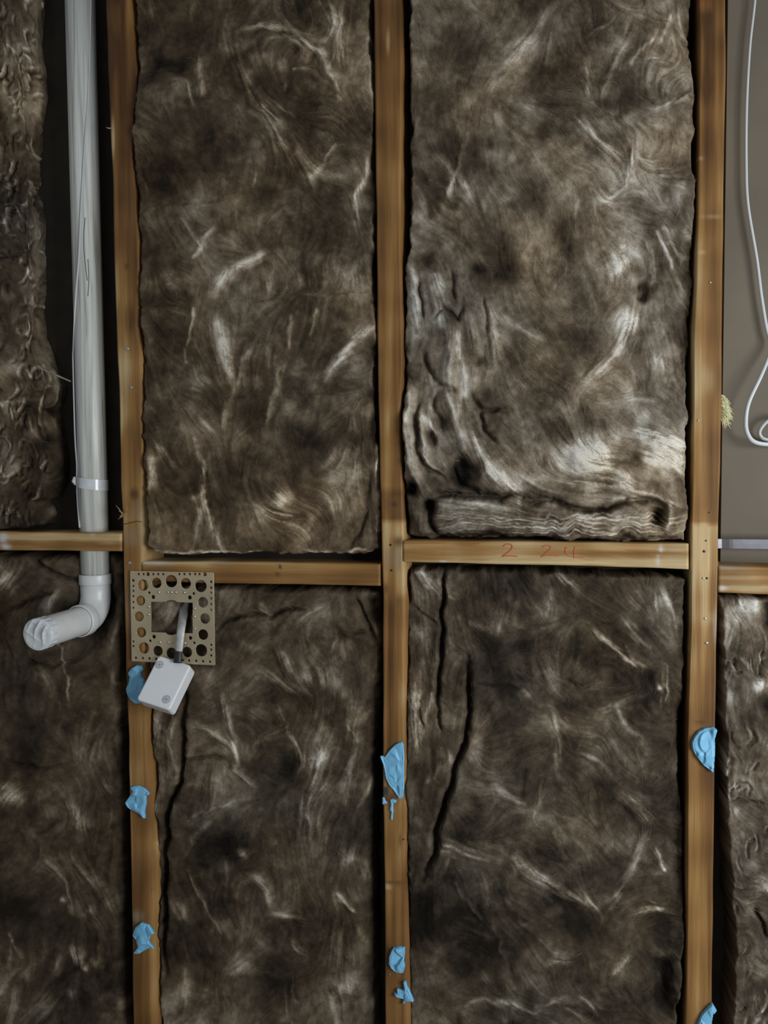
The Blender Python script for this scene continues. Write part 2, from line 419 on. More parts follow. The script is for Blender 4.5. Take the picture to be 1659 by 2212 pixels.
nog_a = timber('timber_nogging', 'short timber nogging crossing in front of the white pipe at left', False, -326, 264.5,
    [(-326, 1143), (-170, 1145.5), (0, 1148), (262, 1152.5)], [(-326, 1184.5), (-170, 1186.5), (0, 1188.6), (262, 1191.5)], .088,
    [(-170, 2.1), (0, 2.1), (100, 2.2), (200, 1.8), (264, 2.0)],
    [(6, 1172, 8, 12, WHT, .9), (14, 1182, 9, 10, WHT, .95), (8, 1158, 9, 8, WHT, .85), (200, 1155, 6, 5, WHT, .5), (210, 1180, 36, 6, MIDB, .5), (235, 1174, 26, 4, PALE, .45), (0, 1184, 4, 6, MIDB, .6)], M_NOG, nu=20)
nog_b = timber('timber_nogging', 'timber nogging partly behind the perforated plate, in the left bay', False, 305, 824,
    [(305, 1212.5), (560, 1215), (824, 1219)], [(305, 1255), (463, 1259.3), (824, 1265.5)], .088,
    [(305, 2.5), (420, 2.3), (480, 1.9), (600, 2.0), (824, 1.8)],
    [(600, 1241, 5, 5, DKN, .9), (605, 1224, 4, 5, DKN, .7), (330, 1217, 40, 6, WHT, .35), (480, 1218, 30, 4, GREY, .5)], M_NOG, nu=20)
nog_c = timber('timber_nogging', 'pale timber nogging with red crayon numbers, in the right bay', False, 869.5, 1493,
    [(869.5, 1167), (1200, 1170.5), (1493, 1175)], [(869.5, 1214), (1200, 1221), (1493, 1229.3)], .088,
    [(869.5, 2.3), (960, 2.1), (990, 2.6), (1100, 3.0), (1300, 2.95), (1400, 2.85), (1493, 3.0)],
    [(1428, 1186, 5, 11, WHT, .75), (1421, 1211, 5, 13, WHT, .6), (1003, 1176, 26, 6, MIDB, .5), (930, 1206, 45, 3, MIDB, .35), (958, 1213, 8, 3, WHT, .6), (1463, 1200, 30, 30, (.46, .36, .2), .5)], M_NOG, nu=22)
nog_d = timber('timber_nogging', 'weathered timber nogging at the right edge under the bare board', False, 1551.5, 2110,
    [(1551.5, 1223), (1659, 1226), (2110, 1240)], [(1551.5, 1280.5), (1659, 1283.5), (2110, 1297)], .088,
    [(1551.5, 1.9), (1700, 2.1), (1830, 2.0)],
    [(1580, 1228, 40, 8, GREY, .6), (1590, 1247, 50, 5, (.36, .27, .15), .5), (1600, 1266, 60, 8, (.36, .27, .15), .4), (1560, 1270, 10, 6, WHT, .4)], M_NOG, nu=20)
def writing(root, name, strokes, r, mat):
    vs, fs = [], []
    for s in strokes:
        pts = smooth_path([P1(x, y, -.0009) for x, y in s], 6)
        v, f = tube(pts, r, 6, True, 1.0)
        n = len(vs); vs += list(v); fs += [tuple(i + n for i in q) for q in f]
    vs = np.array(vs); vs[:, 1] = -.0007 + (vs[:, 1] + .0009) * .25
    o = part(name, vs, fs, mat, root); o['label'] = 'red crayon writing'
writing(nog_c, 'red_number', [[(1087, 1180), (1093, 1175.5), (1103, 1176), (1107, 1182), (1101, 1190), (1085, 1202)], [(1085, 1202), (1095, 1200.5), (1119, 1202)]], .0010, M_RED)
writing(nog_c, 'red_number', [[(1171, 1182), (1178, 1178), (1188, 1179), (1189, 1185), (1180, 1193), (1168, 1203)], [(1168, 1203), (1182, 1199.5), (1210, 1201)]], .0006, M_RED)
writing(nog_c, 'red_number', [[(1222, 1182), (1221, 1192), (1225, 1199), (1240, 1203), (1262, 1205)], [(1242, 1181), (1240, 1192), (1240, 1206)], [(1222, 1183), (1226, 1183)]], .0007, M_RED)
writing(nog_c, 'red_number', [[(1024, 1172.5), (1030, 1175.5), (1036, 1173)]], .0005, M_RED)

bx0, bx1 = P1(1562, 700, .085)[0], P1(2110, 700, .085)[0]
tag(quad_box('backing_board', bx0, bx1, .080, .0915, P1(1600, 1234, .085)[2], 2.45, M_BOARD), 'plain grey-brown backing board in the empty bay at right', 'board')

# ------------------------------------------------------------------ insulation batts
BATTS = {}
def batt(key, label, outline, recess, roll, tone, seed, wisps, warm=0.0, angle=90, curls=None):
    BATTS[key] = dict(label=label, outline=np.array(outline, float), recess=recess, roll=roll, tone=tone, seed=seed, wisps=wisps, warm=warm, angle=angle, curls=curls)
batt('a', 'narrow brown glass wool batt left of the white pipe, with ragged curly edge',
     [(-325, -165), (96, -165), (101, 0), (96, 60), (104, 120), (100, 200), (104, 300), (102, 380), (110, 450), (106, 520), (110, 600), (104, 660), (110, 720), (130, 780), (152, 830), (138, 880), (148, 930), (156, 985), (156, 1040), (138, 1075), (116, 1085), (128, 1110), (126, 1134), (100, 1142), (-325, 1136)],
     .012, 12, .0, 1, 20, .08, 80, ((-20, -100, 112, 1130, 210),))
batt('b', 'large smooth brown glass wool batt above the perforated plate, between left and middle studs',
     [(282, -165), (284, 0), (293, 80), (299, 160), (298, 230), (291, 280), (288, 340), (295, 440), (302, 560), (299, 640), (303, 720), (308, 800), (306, 900), (312, 1000), (316, 1090), (322, 1150), (320, 1180), (340, 1194), (480, 1198), (600, 1197), (700, 1198), (800, 1196), (821, 1190), (819, 1100), (817, 980), (811, 900), (808, 820), (812, 740), (806, 640), (806, 560), (804, 400), (806, 250), (800, 120), (800, 0), (800, -165)],
     .002, 7, .06, 2, 16, .15, 75)
batt('c', 'large fluffy brown glass wool batt with rolled-up bottom edge above the red numbers',
     [(884, -165), (882, 0), (880, 150), (886, 260), (879, 340), (883, 420), (880, 520), (873, 600), (874, 700), (872, 780), (870, 850), (868, 950), (872, 1030), (874, 1100), (876, 1163), (930, 1166), (1100, 1164), (1250, 1170), (1400, 1171), (1478, 1167), (1484, 1120), (1486, 1060), (1483, 1000), (1487, 900), (1488, 800), (1494, 720), (1498, 640), (1500, 560), (1506, 480), (1503, 400), (1499, 300), (1498, 200), (1496, 100), (1494, 0), (1494, -165)],
     .006, 9, .125, 3, 26, .05, 60)
batt('d', 'dark brown glass wool batt behind the pipe elbow, lower left',
     [(-325, 1192), (100, 1196), (178, 1200), (240, 1200), (262, 1215), (268, 1300), (266, 1450), (271, 1600), (270, 1750), (272, 1900), (272, 2050), (276, 2212), (282, 2488), (-325, 2488)],
     .014, 14, -.035, 4, 28, .07, 110)
batt('e', 'dark grey-brown glass wool batt below the perforated plate, with folded left edge',
     [(312, 1272), (480, 1268), (650, 1270), (780, 1274), (822, 1277), (824, 1400), (820, 1500), (815, 1600), (808, 1700), (806, 1850), (808, 2000), (804, 2100), (812, 2212), (818, 2488), (346, 2488), (340, 2212), (338, 2000), (332, 1850), (328, 1700), (320, 1560), (318, 1400)],
     .016, 12, .0, 5, 28, .04, 105)
batt('f', 'dark grey-brown glass wool batt below the red numbers, with long folded left flap',
     [(880, 1232), (1000, 1228), (1200, 1234), (1400, 1242), (1484, 1246), (1482, 1400), (1477, 1520), (1468, 1620), (1470, 1700), (1480, 1760), (1483, 1850), (1486, 1950), (1480, 2050), (1472, 2120), (1465, 2212), (1465, 2488), (890, 2488), (880, 2212), (878, 1900), (877, 1700), (875, 1500), (873, 1350)],
     .012, 10, -.03, 6, 32, .0, 55)
batt('g', 'grey-brown glass wool batt at lower right edge, beside a black gap',
     [(1553, 1292), (1640, 1290), (2110, 1306), (2110, 2488), (1585, 2488), (1580, 2212), (1584, 2050), (1576, 1950), (1584, 1900), (1576, 1850), (1571, 1750), (1564, 1650), (1561, 1500), (1557, 1400)],
     .006, 9, .08, 7, 25, -.02, 60, ((1558, 1290, 1750, 2400, 60),))

# traced wisps, folds and tufts: (points, half width px, lightness change, relief mm); crest light and hollow shade painted in
ST = []
def S(w, a, h, *pts): ST.append((np.array(pts, float), w, a, h, ''))
def B(x, y, r, a, h=None, ry=None):
    ry = ry or r; h = (0 if h is None else h)
    if ry >= r: S(r, a, h, (x, y - (ry - r) - .5), (x, y + (ry - r) + .5))
    else: S(ry, a, h, (x - (r - ry) - .5, y), (x + (r - ry) + .5, y))
def G(w, d, *pts): ST.append((np.array(pts, float), w, -.07 * min(1.4, d / 8), -d, 'crease'))      # crease with pillowed sides, its shade painted into the lightness
# batt b
S(7, .26, 4, (510, 67), (557, 47), (630, 69), (677, 105), (720, 170), (731, 210)); S(14, .34, 4, (695, 7), (724, 47), (735, 127))
S(20, .2, 5, (510, 105), (525, 152), (565, 224), (597, 289), (641, 347), (659, 383)); S(9, .16, 3, (427, 130), (438, 203)); S(3, .18, 1.5, (612, 181), (626, 137), (666, 141))
S(5, .24, 2, (720, 315), (666, 380)); S(8, .28, 4, (792, 344), (767, 416), (767, 481)); B(705, 270, 34, .12, 3); S(13, .24, 4, (565, 550), (503, 586), (471, 629)); B(562, 550, 8, .25, 1)
S(6, .18, 2, (583, 568), (583, 633)); S(4, .16, 1.5, (463, 495), (420, 560)); S(3, .18, 1, (424, 669), (405, 785)); B(369, 607, 17, .16, 4); S(20, .24, 5, (475, 715), (495, 800))
S(11, .34, 6, (800, 709), (756, 745), (716, 788), (700, 820)); S(8, .2, 3, (539, 759), (510, 831), (474, 925)); S(7, .18, 3, (608, 788), (604, 839), (575, 915)); S(5, .2, 2, (630, 690), (622, 752)); S(5, .18, 2, (690, 670), (672, 716))
S(6, .3, 3, (416, 947), (431, 1009), (445, 1088), (467, 1142), (481, 1190)); B(612, 1077, 18, .42, 5); B(575, 1113, 24, .18, 4); B(427, 831, 19, .18, 4); S(6, .15, 2, (340, 962), (377, 1009)); S(13, .2, 3, (333, 998), (328, 1052))
S(3, .28, 2, (340, 1192), (546, 1195), (677, 1195), (818, 1190)); B(716, 1081, 30, .16, 2); S(7, .18, 3, (812, 1000), (815, 1140)); S(7, .15, 2, (438, 1099), (434, 1178)); B(640, 1130, 40, .1, 6); B(750, 1000, 40, .1, 4); B(770, 900, 40, .09, 4); B(700, 620, 60, .08, 4); B(620, 60, 90, .07, 4); B(760, 600, 30, .1, 3)
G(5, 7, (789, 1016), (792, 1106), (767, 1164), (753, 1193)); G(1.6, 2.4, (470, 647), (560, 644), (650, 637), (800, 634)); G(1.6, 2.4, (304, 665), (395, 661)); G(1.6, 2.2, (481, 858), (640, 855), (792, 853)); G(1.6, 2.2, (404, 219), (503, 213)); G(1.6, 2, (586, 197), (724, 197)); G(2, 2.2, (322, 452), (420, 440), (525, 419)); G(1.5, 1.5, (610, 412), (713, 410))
B(369, 141, 36, -.2, -4, 14); B(369, 390, 44, -.18, -3); B(561, 427, 28, -.15, -3); B(330, 540, 30, -.12, -2); B(415, 1040, 26, -.12, -2); B(560, 900, 30, -.12, -1); B(660, 950, 30, -.12, -1); B(630, 1000, 50, -.1, -1); B(810, 760, 14, -.25, -6, 20); B(808, 600, 8, -.3, -6, 60); B(808, 900, 9, -.3, -6, 60); B(450, 300, 60, -.1, -2); B(400, 60, 70, -.08, -2)
# batt c
S(13, .18, 4, (1202, 8), (1130, 87), (1055, 199)); S(4, .2, 2, (1270, 40), (1262, 84), (1290, 60), (1329, 36)); S(10, .2, 4, (1361, 60), (1310, 171), (1294, 203)); S(6, .18, 2, (1270, 131), (1266, 199)); S(5, .24, 2, (1409, 76), (1361, 135)); S(6, .2, 2, (1457, 20), (1425, 84))
B(1440, 170, 60, .12, 4); B(1450, 60, 50, .12, 3); S(5, .18, 2, (1480, 215), (1413, 247)); S(11, .22, 5, (1250, 259), (1278, 302), (1330, 338)); B(1377, 378, 62, .14, 6); S(6, .22, 3, (1429, 386), (1473, 402)); S(6, .2, 3, (1370, 320), (1350, 400), (1300, 440)); B(1298, 438, 22, .18, 4)
B(1330, 572, 21, .5, 7); B(1350, 540, 40, .14, 5); S(5, .24, 2, (1425, 497), (1457, 573)); S(5, .2, 2, (1440, 490), (1478, 560)); S(6, .2, 3, (1400, 520), (1410, 600), (1380, 640)); B(1393, 628, 11, -.42, -12, 20); B(1353, 690, 26, .24, 5); S(13, .18, 4, (1369, 676), (1349, 736), (1258, 835)); B(1425, 790, 24, .22, 5); B(1250, 640, 70, -.06, 2)
S(8, .2, 4, (1011, 286), (991, 358), (955, 438)); B(1007, 400, 34, .12, 4); S(7, .28, 4, (991, 728), (1000, 788), (1008, 843)); S(10, .26, 6, (888, 577), (896, 676), (905, 720)); B(1043, 318, 38, -.2, -5); B(1079, 557, 34, -.22, -5, 60); B(1218, 509, 28, -.2, -4, 50); B(1258, 736, 40, -.12, -3); B(1031, 577, 12, -.25, -5); B(1150, 420, 40, -.12, -3); B(1000, 100, 60, -.14, -4); B(1120, 700, 50, -.08, -2); B(1170, 150, 36, -.14, -3); B(1340, 210, 30, -.14, -3); B(930, 200, 40, -.1, -4); B(915, 560, 20, -.2, -8); B(940, 330, 40, -.1, -3)
S(12, .32, 9, (1028, 952), (1056, 1011), (1084, 1041), (1117, 1064)); S(7, .26, 5, (912, 889), (932, 919), (952, 940)); S(14, .1, 8, (960, 840), (990, 910), (1010, 990)); S(10, .12, 6, (985, 720), (960, 800)); S(9, .12, 5, (1060, 680), (1070, 760)); S(12, .1, 6, (940, 620), (950, 700)); S(9, .1, 9, (882, 840), (884, 960), (905, 1040), (920, 1060)); S(6, .12, 5, (905, 880), (915, 980), (960, 1030))
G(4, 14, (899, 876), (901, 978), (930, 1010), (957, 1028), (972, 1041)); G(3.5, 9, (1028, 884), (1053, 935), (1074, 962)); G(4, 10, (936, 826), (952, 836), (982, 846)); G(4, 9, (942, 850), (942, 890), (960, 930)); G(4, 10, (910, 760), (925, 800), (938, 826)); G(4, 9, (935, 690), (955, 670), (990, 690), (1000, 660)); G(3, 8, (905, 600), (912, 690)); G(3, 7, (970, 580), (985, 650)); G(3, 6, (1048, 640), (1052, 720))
B(889, 808, 15, -.2, 16); B(884, 752, 11, -.08, 10); B(1003, 1020, 20, -.4, -30, 26); B(886, 1054, 11, -.4, -34, 15); B(922, 1090, 11, -.4, -34); B(932, 950, 9, -.2, -12, 18); B(1033, 783, 12, -.2, -6); B(1045, 850, 16, -.14, -6)
for k in range(9): S(5, .22 + .03 * (k % 3), 4, (1362 + 4 * k, 925 + 9 * k), (1420 + 3 * k, 938 + 9 * k), (1478 - 2 * k, 958 + 8 * k))
B(1425, 960, 40, .14, 6); B(1261, 987, 44, .26, 7); B(1339, 1036, 19, .36, 5); B(1252, 1000, 20, .3, 4); B(1382, 985, 18, -.2, -5); B(1180, 1010, 40, .05, 3); B(1420, 1040, 26, -.14, -4)
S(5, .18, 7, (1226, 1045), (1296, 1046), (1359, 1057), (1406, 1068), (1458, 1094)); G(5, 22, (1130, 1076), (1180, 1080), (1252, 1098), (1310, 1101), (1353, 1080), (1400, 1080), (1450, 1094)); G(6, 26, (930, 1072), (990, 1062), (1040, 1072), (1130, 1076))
B(1240, 990, 36, .22, 5); B(1300, 958, 34, .16, 5); B(1295, 1008, 34, .2, 5); B(1345, 1030, 18, .14, 3)
S(9, .0, 13, (877, 850), (879, 940), (888, 1000), (912, 1055)); S(8, .04, 9, (908, 870), (912, 950), (930, 1000), (955, 1030)); S(24, .03, 13, (955, 830), (980, 920), (1020, 990), (1085, 1050)); S(12, .04, 8, (965, 700), (975, 770), (965, 830)); S(10, .10, 7, (1015, 690), (1030, 760), (1020, 830)); S(9, .14, 6, (945, 600), (960, 650)); S(16, .10, 6, (1130, 1040), (1170, 1062), (1200, 1070))
G(7, 20, (975, 1000), (990, 1040), (1040, 1064)); G(5, 12, (1010, 850), (1040, 890), (1090, 880))
S(15, .14, 8, (950, 1090), (1030, 1088), (1110, 1100), (1190, 1104)); S(12, .12, 8, (1240, 1066), (1320, 1074), (1400, 1070))
# rolled bottom edge with its layers
S(26, .06, 14, (965, 1105), (1040, 1112), (1120, 1120), (1230, 1130), (1350, 1125), (1450, 1125)); B(905, 1130, 16, .02, 14, 24)
for k, dy in enumerate((-12, -4, 4, 12, 19, 26)):
    wv = [(x, 1124 + dy + (7 - abs(dy) * .15) * math.sin(x * .048 + .4 * k) + 4 * math.sin(x * .11)) for x in range(1190, 1480, 18)]
    lf = [(x, 1118 + dy * .8 + 16 * math.exp(-((x - 940) / 30.) ** 2) * (1 if dy > 0 else .2) + (x - 940) * .05) for x in range(940, 1200, 22)]
    S(2.2, .26 if k % 2 else .15, 3, *lf, *wv); G(2.0, 4.5, *[(x, y + 4) for x, y in lf + wv])
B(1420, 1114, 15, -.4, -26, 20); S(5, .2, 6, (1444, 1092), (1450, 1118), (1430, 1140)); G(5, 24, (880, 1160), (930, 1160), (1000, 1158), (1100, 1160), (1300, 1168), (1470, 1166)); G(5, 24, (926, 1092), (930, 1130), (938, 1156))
S(8, -.3, -30, (872, -160), (872, 120), (876, 250)); S(5, -.3, -22, (872, 480), (872, 560)); B(868, 110, 12, .05, 20, 18)  # gap along the stud: shade painted dark on top of the sunken relief
# batt f
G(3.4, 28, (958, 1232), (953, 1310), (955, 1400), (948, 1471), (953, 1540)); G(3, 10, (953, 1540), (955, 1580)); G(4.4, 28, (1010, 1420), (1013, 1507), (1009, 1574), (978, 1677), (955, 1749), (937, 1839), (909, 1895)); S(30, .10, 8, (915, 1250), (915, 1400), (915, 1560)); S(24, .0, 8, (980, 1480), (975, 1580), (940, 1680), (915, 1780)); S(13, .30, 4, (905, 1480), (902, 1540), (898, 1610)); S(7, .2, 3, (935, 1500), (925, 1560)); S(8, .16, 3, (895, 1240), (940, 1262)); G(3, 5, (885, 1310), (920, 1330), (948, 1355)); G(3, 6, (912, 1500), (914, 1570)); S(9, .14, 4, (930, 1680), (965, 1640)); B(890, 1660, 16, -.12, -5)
S(9, .3, 5, (1201, 1229), (1222, 1252), (1246, 1269)); S(5, .24, 2, (1335, 1328), (1360, 1352), (1400, 1400)); S(6, .3, 4, (1281, 1355), (1320, 1395), (1353, 1426), (1385, 1440)); B(1420, 1489, 7, .4, 4); B(1402, 1465, 13, -.16, -9, 17); S(2.5, .24, 2, (1443, 1435), (1446, 1470), (1434, 1525)); S(2.5, .22, 2, (1425, 1490), (1428, 1520)); S(5, .2, 2, (1326, 1525), (1355, 1570), (1389, 1601)); G(3, 5, (1205, 1462), (1225, 1464), (1246, 1485))
S(8, .14, 2, (1201, 1547), (1205, 1610), (1201, 1682)); S(15, .26, 5, (1353, 1718), (1385, 1740), (1411, 1780)); S(12, .26, 6, (1102, 1839), (1165, 1888), (1228, 1933), (1286, 1955)); S(13, .22, 4, (950, 1821), (1000, 1825), (1048, 1839)); S(9, .14, 3, (1394, 1794), (1344, 1919), (1300, 1990)); S(5, .26, 2, (1416, 1838), (1434, 1880)); S(7, .24, 3, (1367, 1973), (1400, 1965), (1443, 1960)); S(8, .24, 3, (1192, 2072), (1215, 2070), (1241, 2067)); S(9, .24, 3, (1326, 2094), (1353, 2063)); S(6, .18, 3, (1010, 2180), (1050, 2165), (1150, 2180), (1210, 2150))
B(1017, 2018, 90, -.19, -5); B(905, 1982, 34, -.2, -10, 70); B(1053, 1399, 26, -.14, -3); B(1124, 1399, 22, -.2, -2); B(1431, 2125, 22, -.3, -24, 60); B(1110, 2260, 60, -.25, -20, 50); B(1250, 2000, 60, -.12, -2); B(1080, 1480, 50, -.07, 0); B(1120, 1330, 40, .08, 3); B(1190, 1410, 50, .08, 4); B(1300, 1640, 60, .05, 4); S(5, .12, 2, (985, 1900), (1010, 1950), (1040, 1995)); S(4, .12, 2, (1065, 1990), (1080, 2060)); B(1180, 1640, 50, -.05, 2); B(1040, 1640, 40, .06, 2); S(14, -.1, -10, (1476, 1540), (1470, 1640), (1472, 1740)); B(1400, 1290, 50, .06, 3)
# batt e
G(4.6, 28, (394, 1500), (395, 1654), (362, 1750), (352, 1846), (353, 1946), (352, 2100)); S(22, .10, 7, (352, 1530), (355, 1640), (342, 1730)); S(6, .16, 3, (385, 1545), (368, 1600), (380, 1660)); G(3.5, 12, (465, 1367), (485, 1345), (509, 1333), (545, 1336), (578, 1337), (600, 1322), (622, 1315), (674, 1315)); S(7, .24, 4, (560, 1318), (580, 1332)); B(528, 1398, 12, .2, 3); S(9, .15, 4, (600, 1411), (626, 1446)); S(7, .24, 4, (483, 1506), (496, 1589), (504, 1663), (543, 1693)); S(9, .15, 4, (400, 1559), (452, 1576), (491, 1620)); S(5, .22, 3, (600, 1524), (622, 1580), (657, 1633))
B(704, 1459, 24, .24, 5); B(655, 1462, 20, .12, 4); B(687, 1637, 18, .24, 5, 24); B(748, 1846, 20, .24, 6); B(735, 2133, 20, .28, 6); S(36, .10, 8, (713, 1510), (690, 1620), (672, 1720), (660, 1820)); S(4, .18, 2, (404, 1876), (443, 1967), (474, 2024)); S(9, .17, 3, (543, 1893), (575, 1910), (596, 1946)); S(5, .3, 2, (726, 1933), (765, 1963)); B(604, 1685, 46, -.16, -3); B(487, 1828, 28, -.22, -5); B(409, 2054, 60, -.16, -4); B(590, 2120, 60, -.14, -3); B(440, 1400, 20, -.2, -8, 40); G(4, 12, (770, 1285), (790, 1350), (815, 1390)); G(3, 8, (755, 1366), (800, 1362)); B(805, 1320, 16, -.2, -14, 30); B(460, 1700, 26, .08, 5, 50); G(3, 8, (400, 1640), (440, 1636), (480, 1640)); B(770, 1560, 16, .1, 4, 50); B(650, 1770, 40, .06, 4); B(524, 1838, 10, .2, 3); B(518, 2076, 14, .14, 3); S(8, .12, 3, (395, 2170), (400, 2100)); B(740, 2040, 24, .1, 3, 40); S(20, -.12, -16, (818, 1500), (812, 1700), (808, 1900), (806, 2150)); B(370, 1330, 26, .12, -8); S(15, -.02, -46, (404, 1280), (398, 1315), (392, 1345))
# batt d
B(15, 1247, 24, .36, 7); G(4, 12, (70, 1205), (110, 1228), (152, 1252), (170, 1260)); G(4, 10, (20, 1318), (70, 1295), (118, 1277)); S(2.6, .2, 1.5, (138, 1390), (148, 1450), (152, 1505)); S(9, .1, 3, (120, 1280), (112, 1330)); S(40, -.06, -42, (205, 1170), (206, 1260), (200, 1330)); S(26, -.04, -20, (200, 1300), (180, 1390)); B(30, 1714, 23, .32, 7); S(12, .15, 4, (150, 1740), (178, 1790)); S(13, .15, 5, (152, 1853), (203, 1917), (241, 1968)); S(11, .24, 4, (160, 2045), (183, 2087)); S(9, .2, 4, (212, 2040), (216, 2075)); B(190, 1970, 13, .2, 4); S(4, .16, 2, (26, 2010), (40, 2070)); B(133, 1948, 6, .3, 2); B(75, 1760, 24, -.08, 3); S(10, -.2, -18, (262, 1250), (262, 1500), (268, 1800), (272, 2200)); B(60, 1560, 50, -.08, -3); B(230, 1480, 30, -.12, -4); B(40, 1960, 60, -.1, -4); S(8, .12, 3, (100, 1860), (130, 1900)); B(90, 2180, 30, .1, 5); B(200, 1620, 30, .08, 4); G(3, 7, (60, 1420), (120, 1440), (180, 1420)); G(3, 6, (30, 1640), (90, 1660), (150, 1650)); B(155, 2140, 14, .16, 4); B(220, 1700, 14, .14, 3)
# batt a
S(16, .06, 3, (82, -160), (85, 200), (88, 500), (84, 720)); B(20, 120, 26, .06, 4); S(3, .2, 3, (20, 100), (38, 120)); B(30, 1000, 30, .06, 3); B(118, 1110, 14, .12, 6); B(100, 950, 18, -.2, -12); B(120, 880, 14, -.15, -10); B(126, 800, 10, .1, 4)
# batt g
B(1642, 1478, 18, .4, 6); B(1600, 1300, 18, .26, 5); B(1630, 1305, 14, .28, 4); B(1590, 1335, 26, .16, 3); S(4, .34, 3, (1590, 1420), (1606, 1434), (1612, 1440)); B(1572, 1745, 7, .3, 3, 14); B(1590, 1760, 12, .16, 3); G(2, 5, (1568, 1737), (1620, 1738), (1700, 1742)); B(1645, 1905, 16, .28, 4); B(1655, 1520, 18, -.2, -7); B(1660, 1330, 14, -.3, -10, 30); S(6, .2, 3, (1582, 1930), (1610, 1945), (1632, 1935)); G(3, 10, (1625, 1960), (1645, 2000), (1656, 2040)); B(1610, 1690, 40, .08, 3); B(1655, 1600, 14, .2, 4); B(1620, 2080, 40, .06, 3); B(1640, 2150, 30, -.1, -4)

# --- shared chart fields: fibre direction, line-integral fibres, relief and lightness
def poly_dist(px, py, pts):
    """distance to a polyline, tangent and position along it"""
    best = np.full(px.shape, 1e9); tx = np.zeros_like(best); ty = np.zeros_like(best); tt = np.zeros_like(best)
    seg = np.diff(pts, axis=0); L = np.hypot(seg[:, 0], seg[:, 1]); tot = max(L.sum(), 1e-6); acc = 0
    for p, d, l in zip(pts[:-1], seg, L):
        u = np.clip(((px - p[0]) * d[0] + (py - p[1]) * d[1]) / max(l * l, 1e-9), 0, 1)
        q = np.hypot(px - p[0] - u * d[0], py - p[1] - u * d[1])
        m = q < best
        best[m] = q[m]; tx[m] = d[0] / max(l, 1e-9); ty[m] = d[1] / max(l, 1e-9); tt[m] = (acc + u[m] * l) / tot
        acc += l
    return best, tx, ty, tt
def window(pts, pad):
    i0 = max(0, int((pts[:, 0].min() - pad - GX0) / STEP)); i1 = min(NX, int((pts[:, 0].max() + pad - GX0) / STEP) + 2)
    j0 = max(0, int((pts[:, 1].min() - pad - GY0) / STEP)); j1 = min(NY, int((pts[:, 1].max() + pad - GY0) / STEP) + 2)
    return slice(j0, j1), slice(i0, i1)
rng = np.random.default_rng(77)
RAND = []
for b in BATTS.values():                                    # many lesser wisps and creases
    o = b['outline']; x0, y0 = o.min(0); x1, y1 = o.max(0)
    area = (x1 - x0) * (y1 - y0)
    for _ in range(int(b['wisps'] * area / 420000) + b['wisps'] // 2):
        x, y = rng.uniform(x0, x1), rng.uniform(y0, y1)
        an = math.radians(b['angle'] + rng.normal() * 32); ln = rng.uniform(25, 110); bend = rng.normal() * .5
        pts = []
        for k in range(5):
            pts.append((x, y)); x += math.cos(an) * ln / 4; y += math.sin(an) * ln / 4; an += bend / 4
        w = rng.uniform(2, 11)
        RAND.append((np.array(pts), w, rng.choice([.16, .12, -.09, .08]) * rng.uniform(.5, 1.2), w * rng.uniform(.15, .35) * rng.choice([1, 1, -1]), ''))
    for (cx0, cy0, cx1, cy1, n) in (b['curls'] or ()):
        for _ in range(n):
            x, y = rng.uniform(cx0, cx1), rng.uniform(cy0, cy1)
            a0 = rng.uniform(0, 6.28); r = rng.uniform(7, 22); sw = rng.choice([-1, 1]) * rng.uniform(.8, 2.6)
            pts = np.array([(x + r * math.cos(a0 + sw * k / 5), y + 1.5 * r * math.sin(a0 + sw * k / 5)) for k in range(6)])
            w = rng.uniform(1.8, 4.0)
            RAND.append((pts, w, rng.uniform(.05, .23), rng.uniform(2, 4.5), ''))
            RAND.append((pts + np.array([w * 1.6, w * 1.2]), w, -.10, -rng.uniform(2, 4.5), ''))  # groove beside the curl, sunk and with shade painted into its lightness
ALL = ST + RAND
WXX = (GXX + 2.8 * gnoise(26, 11) + .7 * gnoise(7, 12)).astype(np.float32)
WYY = (GYY + 2.8 * gnoise(26, 13) + .7 * gnoise(7, 14)).astype(np.float32)
base_ang = np.zeros((NY, NX), np.float32)
for b in BATTS.values():
    o = b['outline']; sl = window(o, 6)
    base_ang[sl] = math.radians(b['angle'])
base_ang = base_ang + .55 * gnoise(130, 15) + .35 * gnoise(45, 16)
c2, s2 = np.cos(2 * base_ang), np.sin(2 * base_ang)
for pts, w, a, h, kd in ALL:
    if len(pts) < 2 or np.hypot(*(pts[-1] - pts[0])) < 3: continue
    pad = 3.0 * w + 14; sl = window(pts, pad)
    if GXX[sl].size == 0: continue
    d, tx, ty, _ = poly_dist(WXX[sl], WYY[sl], pts)
    k = 3.0 * np.exp(-(d / (1.4 * w + 6)) ** 2)
    th = np.arctan2(ty, tx); c2[sl] += k * np.cos(2 * th); s2[sl] += k * np.sin(2 * th)
ang = .5 * np.arctan2(s2, c2)
FVX, FVY = np.cos(ang).astype(np.float32), np.sin(ang).astype(np.float32)
def lic(noise, steps):
    acc = noise.copy(); n = 1
    JJ, II = np.mgrid[0:NY, 0:NX].astype(np.float32)
    for sgn in (1, -1):
        x, y = II.copy(), JJ.copy(); px_, py_ = sgn * FVX, sgn * FVY
        for _ in range(steps):
            x += px_; y += py_
            ix = np.clip(x, 0, NX - 1).astype(np.int32); iy = np.clip(y, 0, NY - 1).astype(np.int32)
            acc += noise[iy, ix]; n += 1
            vx, vy = FVX[iy, ix], FVY[iy, ix]
            fl = np.where(vx * px_ + vy * py_ < 0, -1, 1)
            px_, py_ = vx * fl, vy * fl
    acc -= acc.mean(); return (acc / acc.std()).astype(np.float32)
L1 = lic(gnoise(2.0, 21), 9)
L2 = lic(gnoise(7, 22), 18)
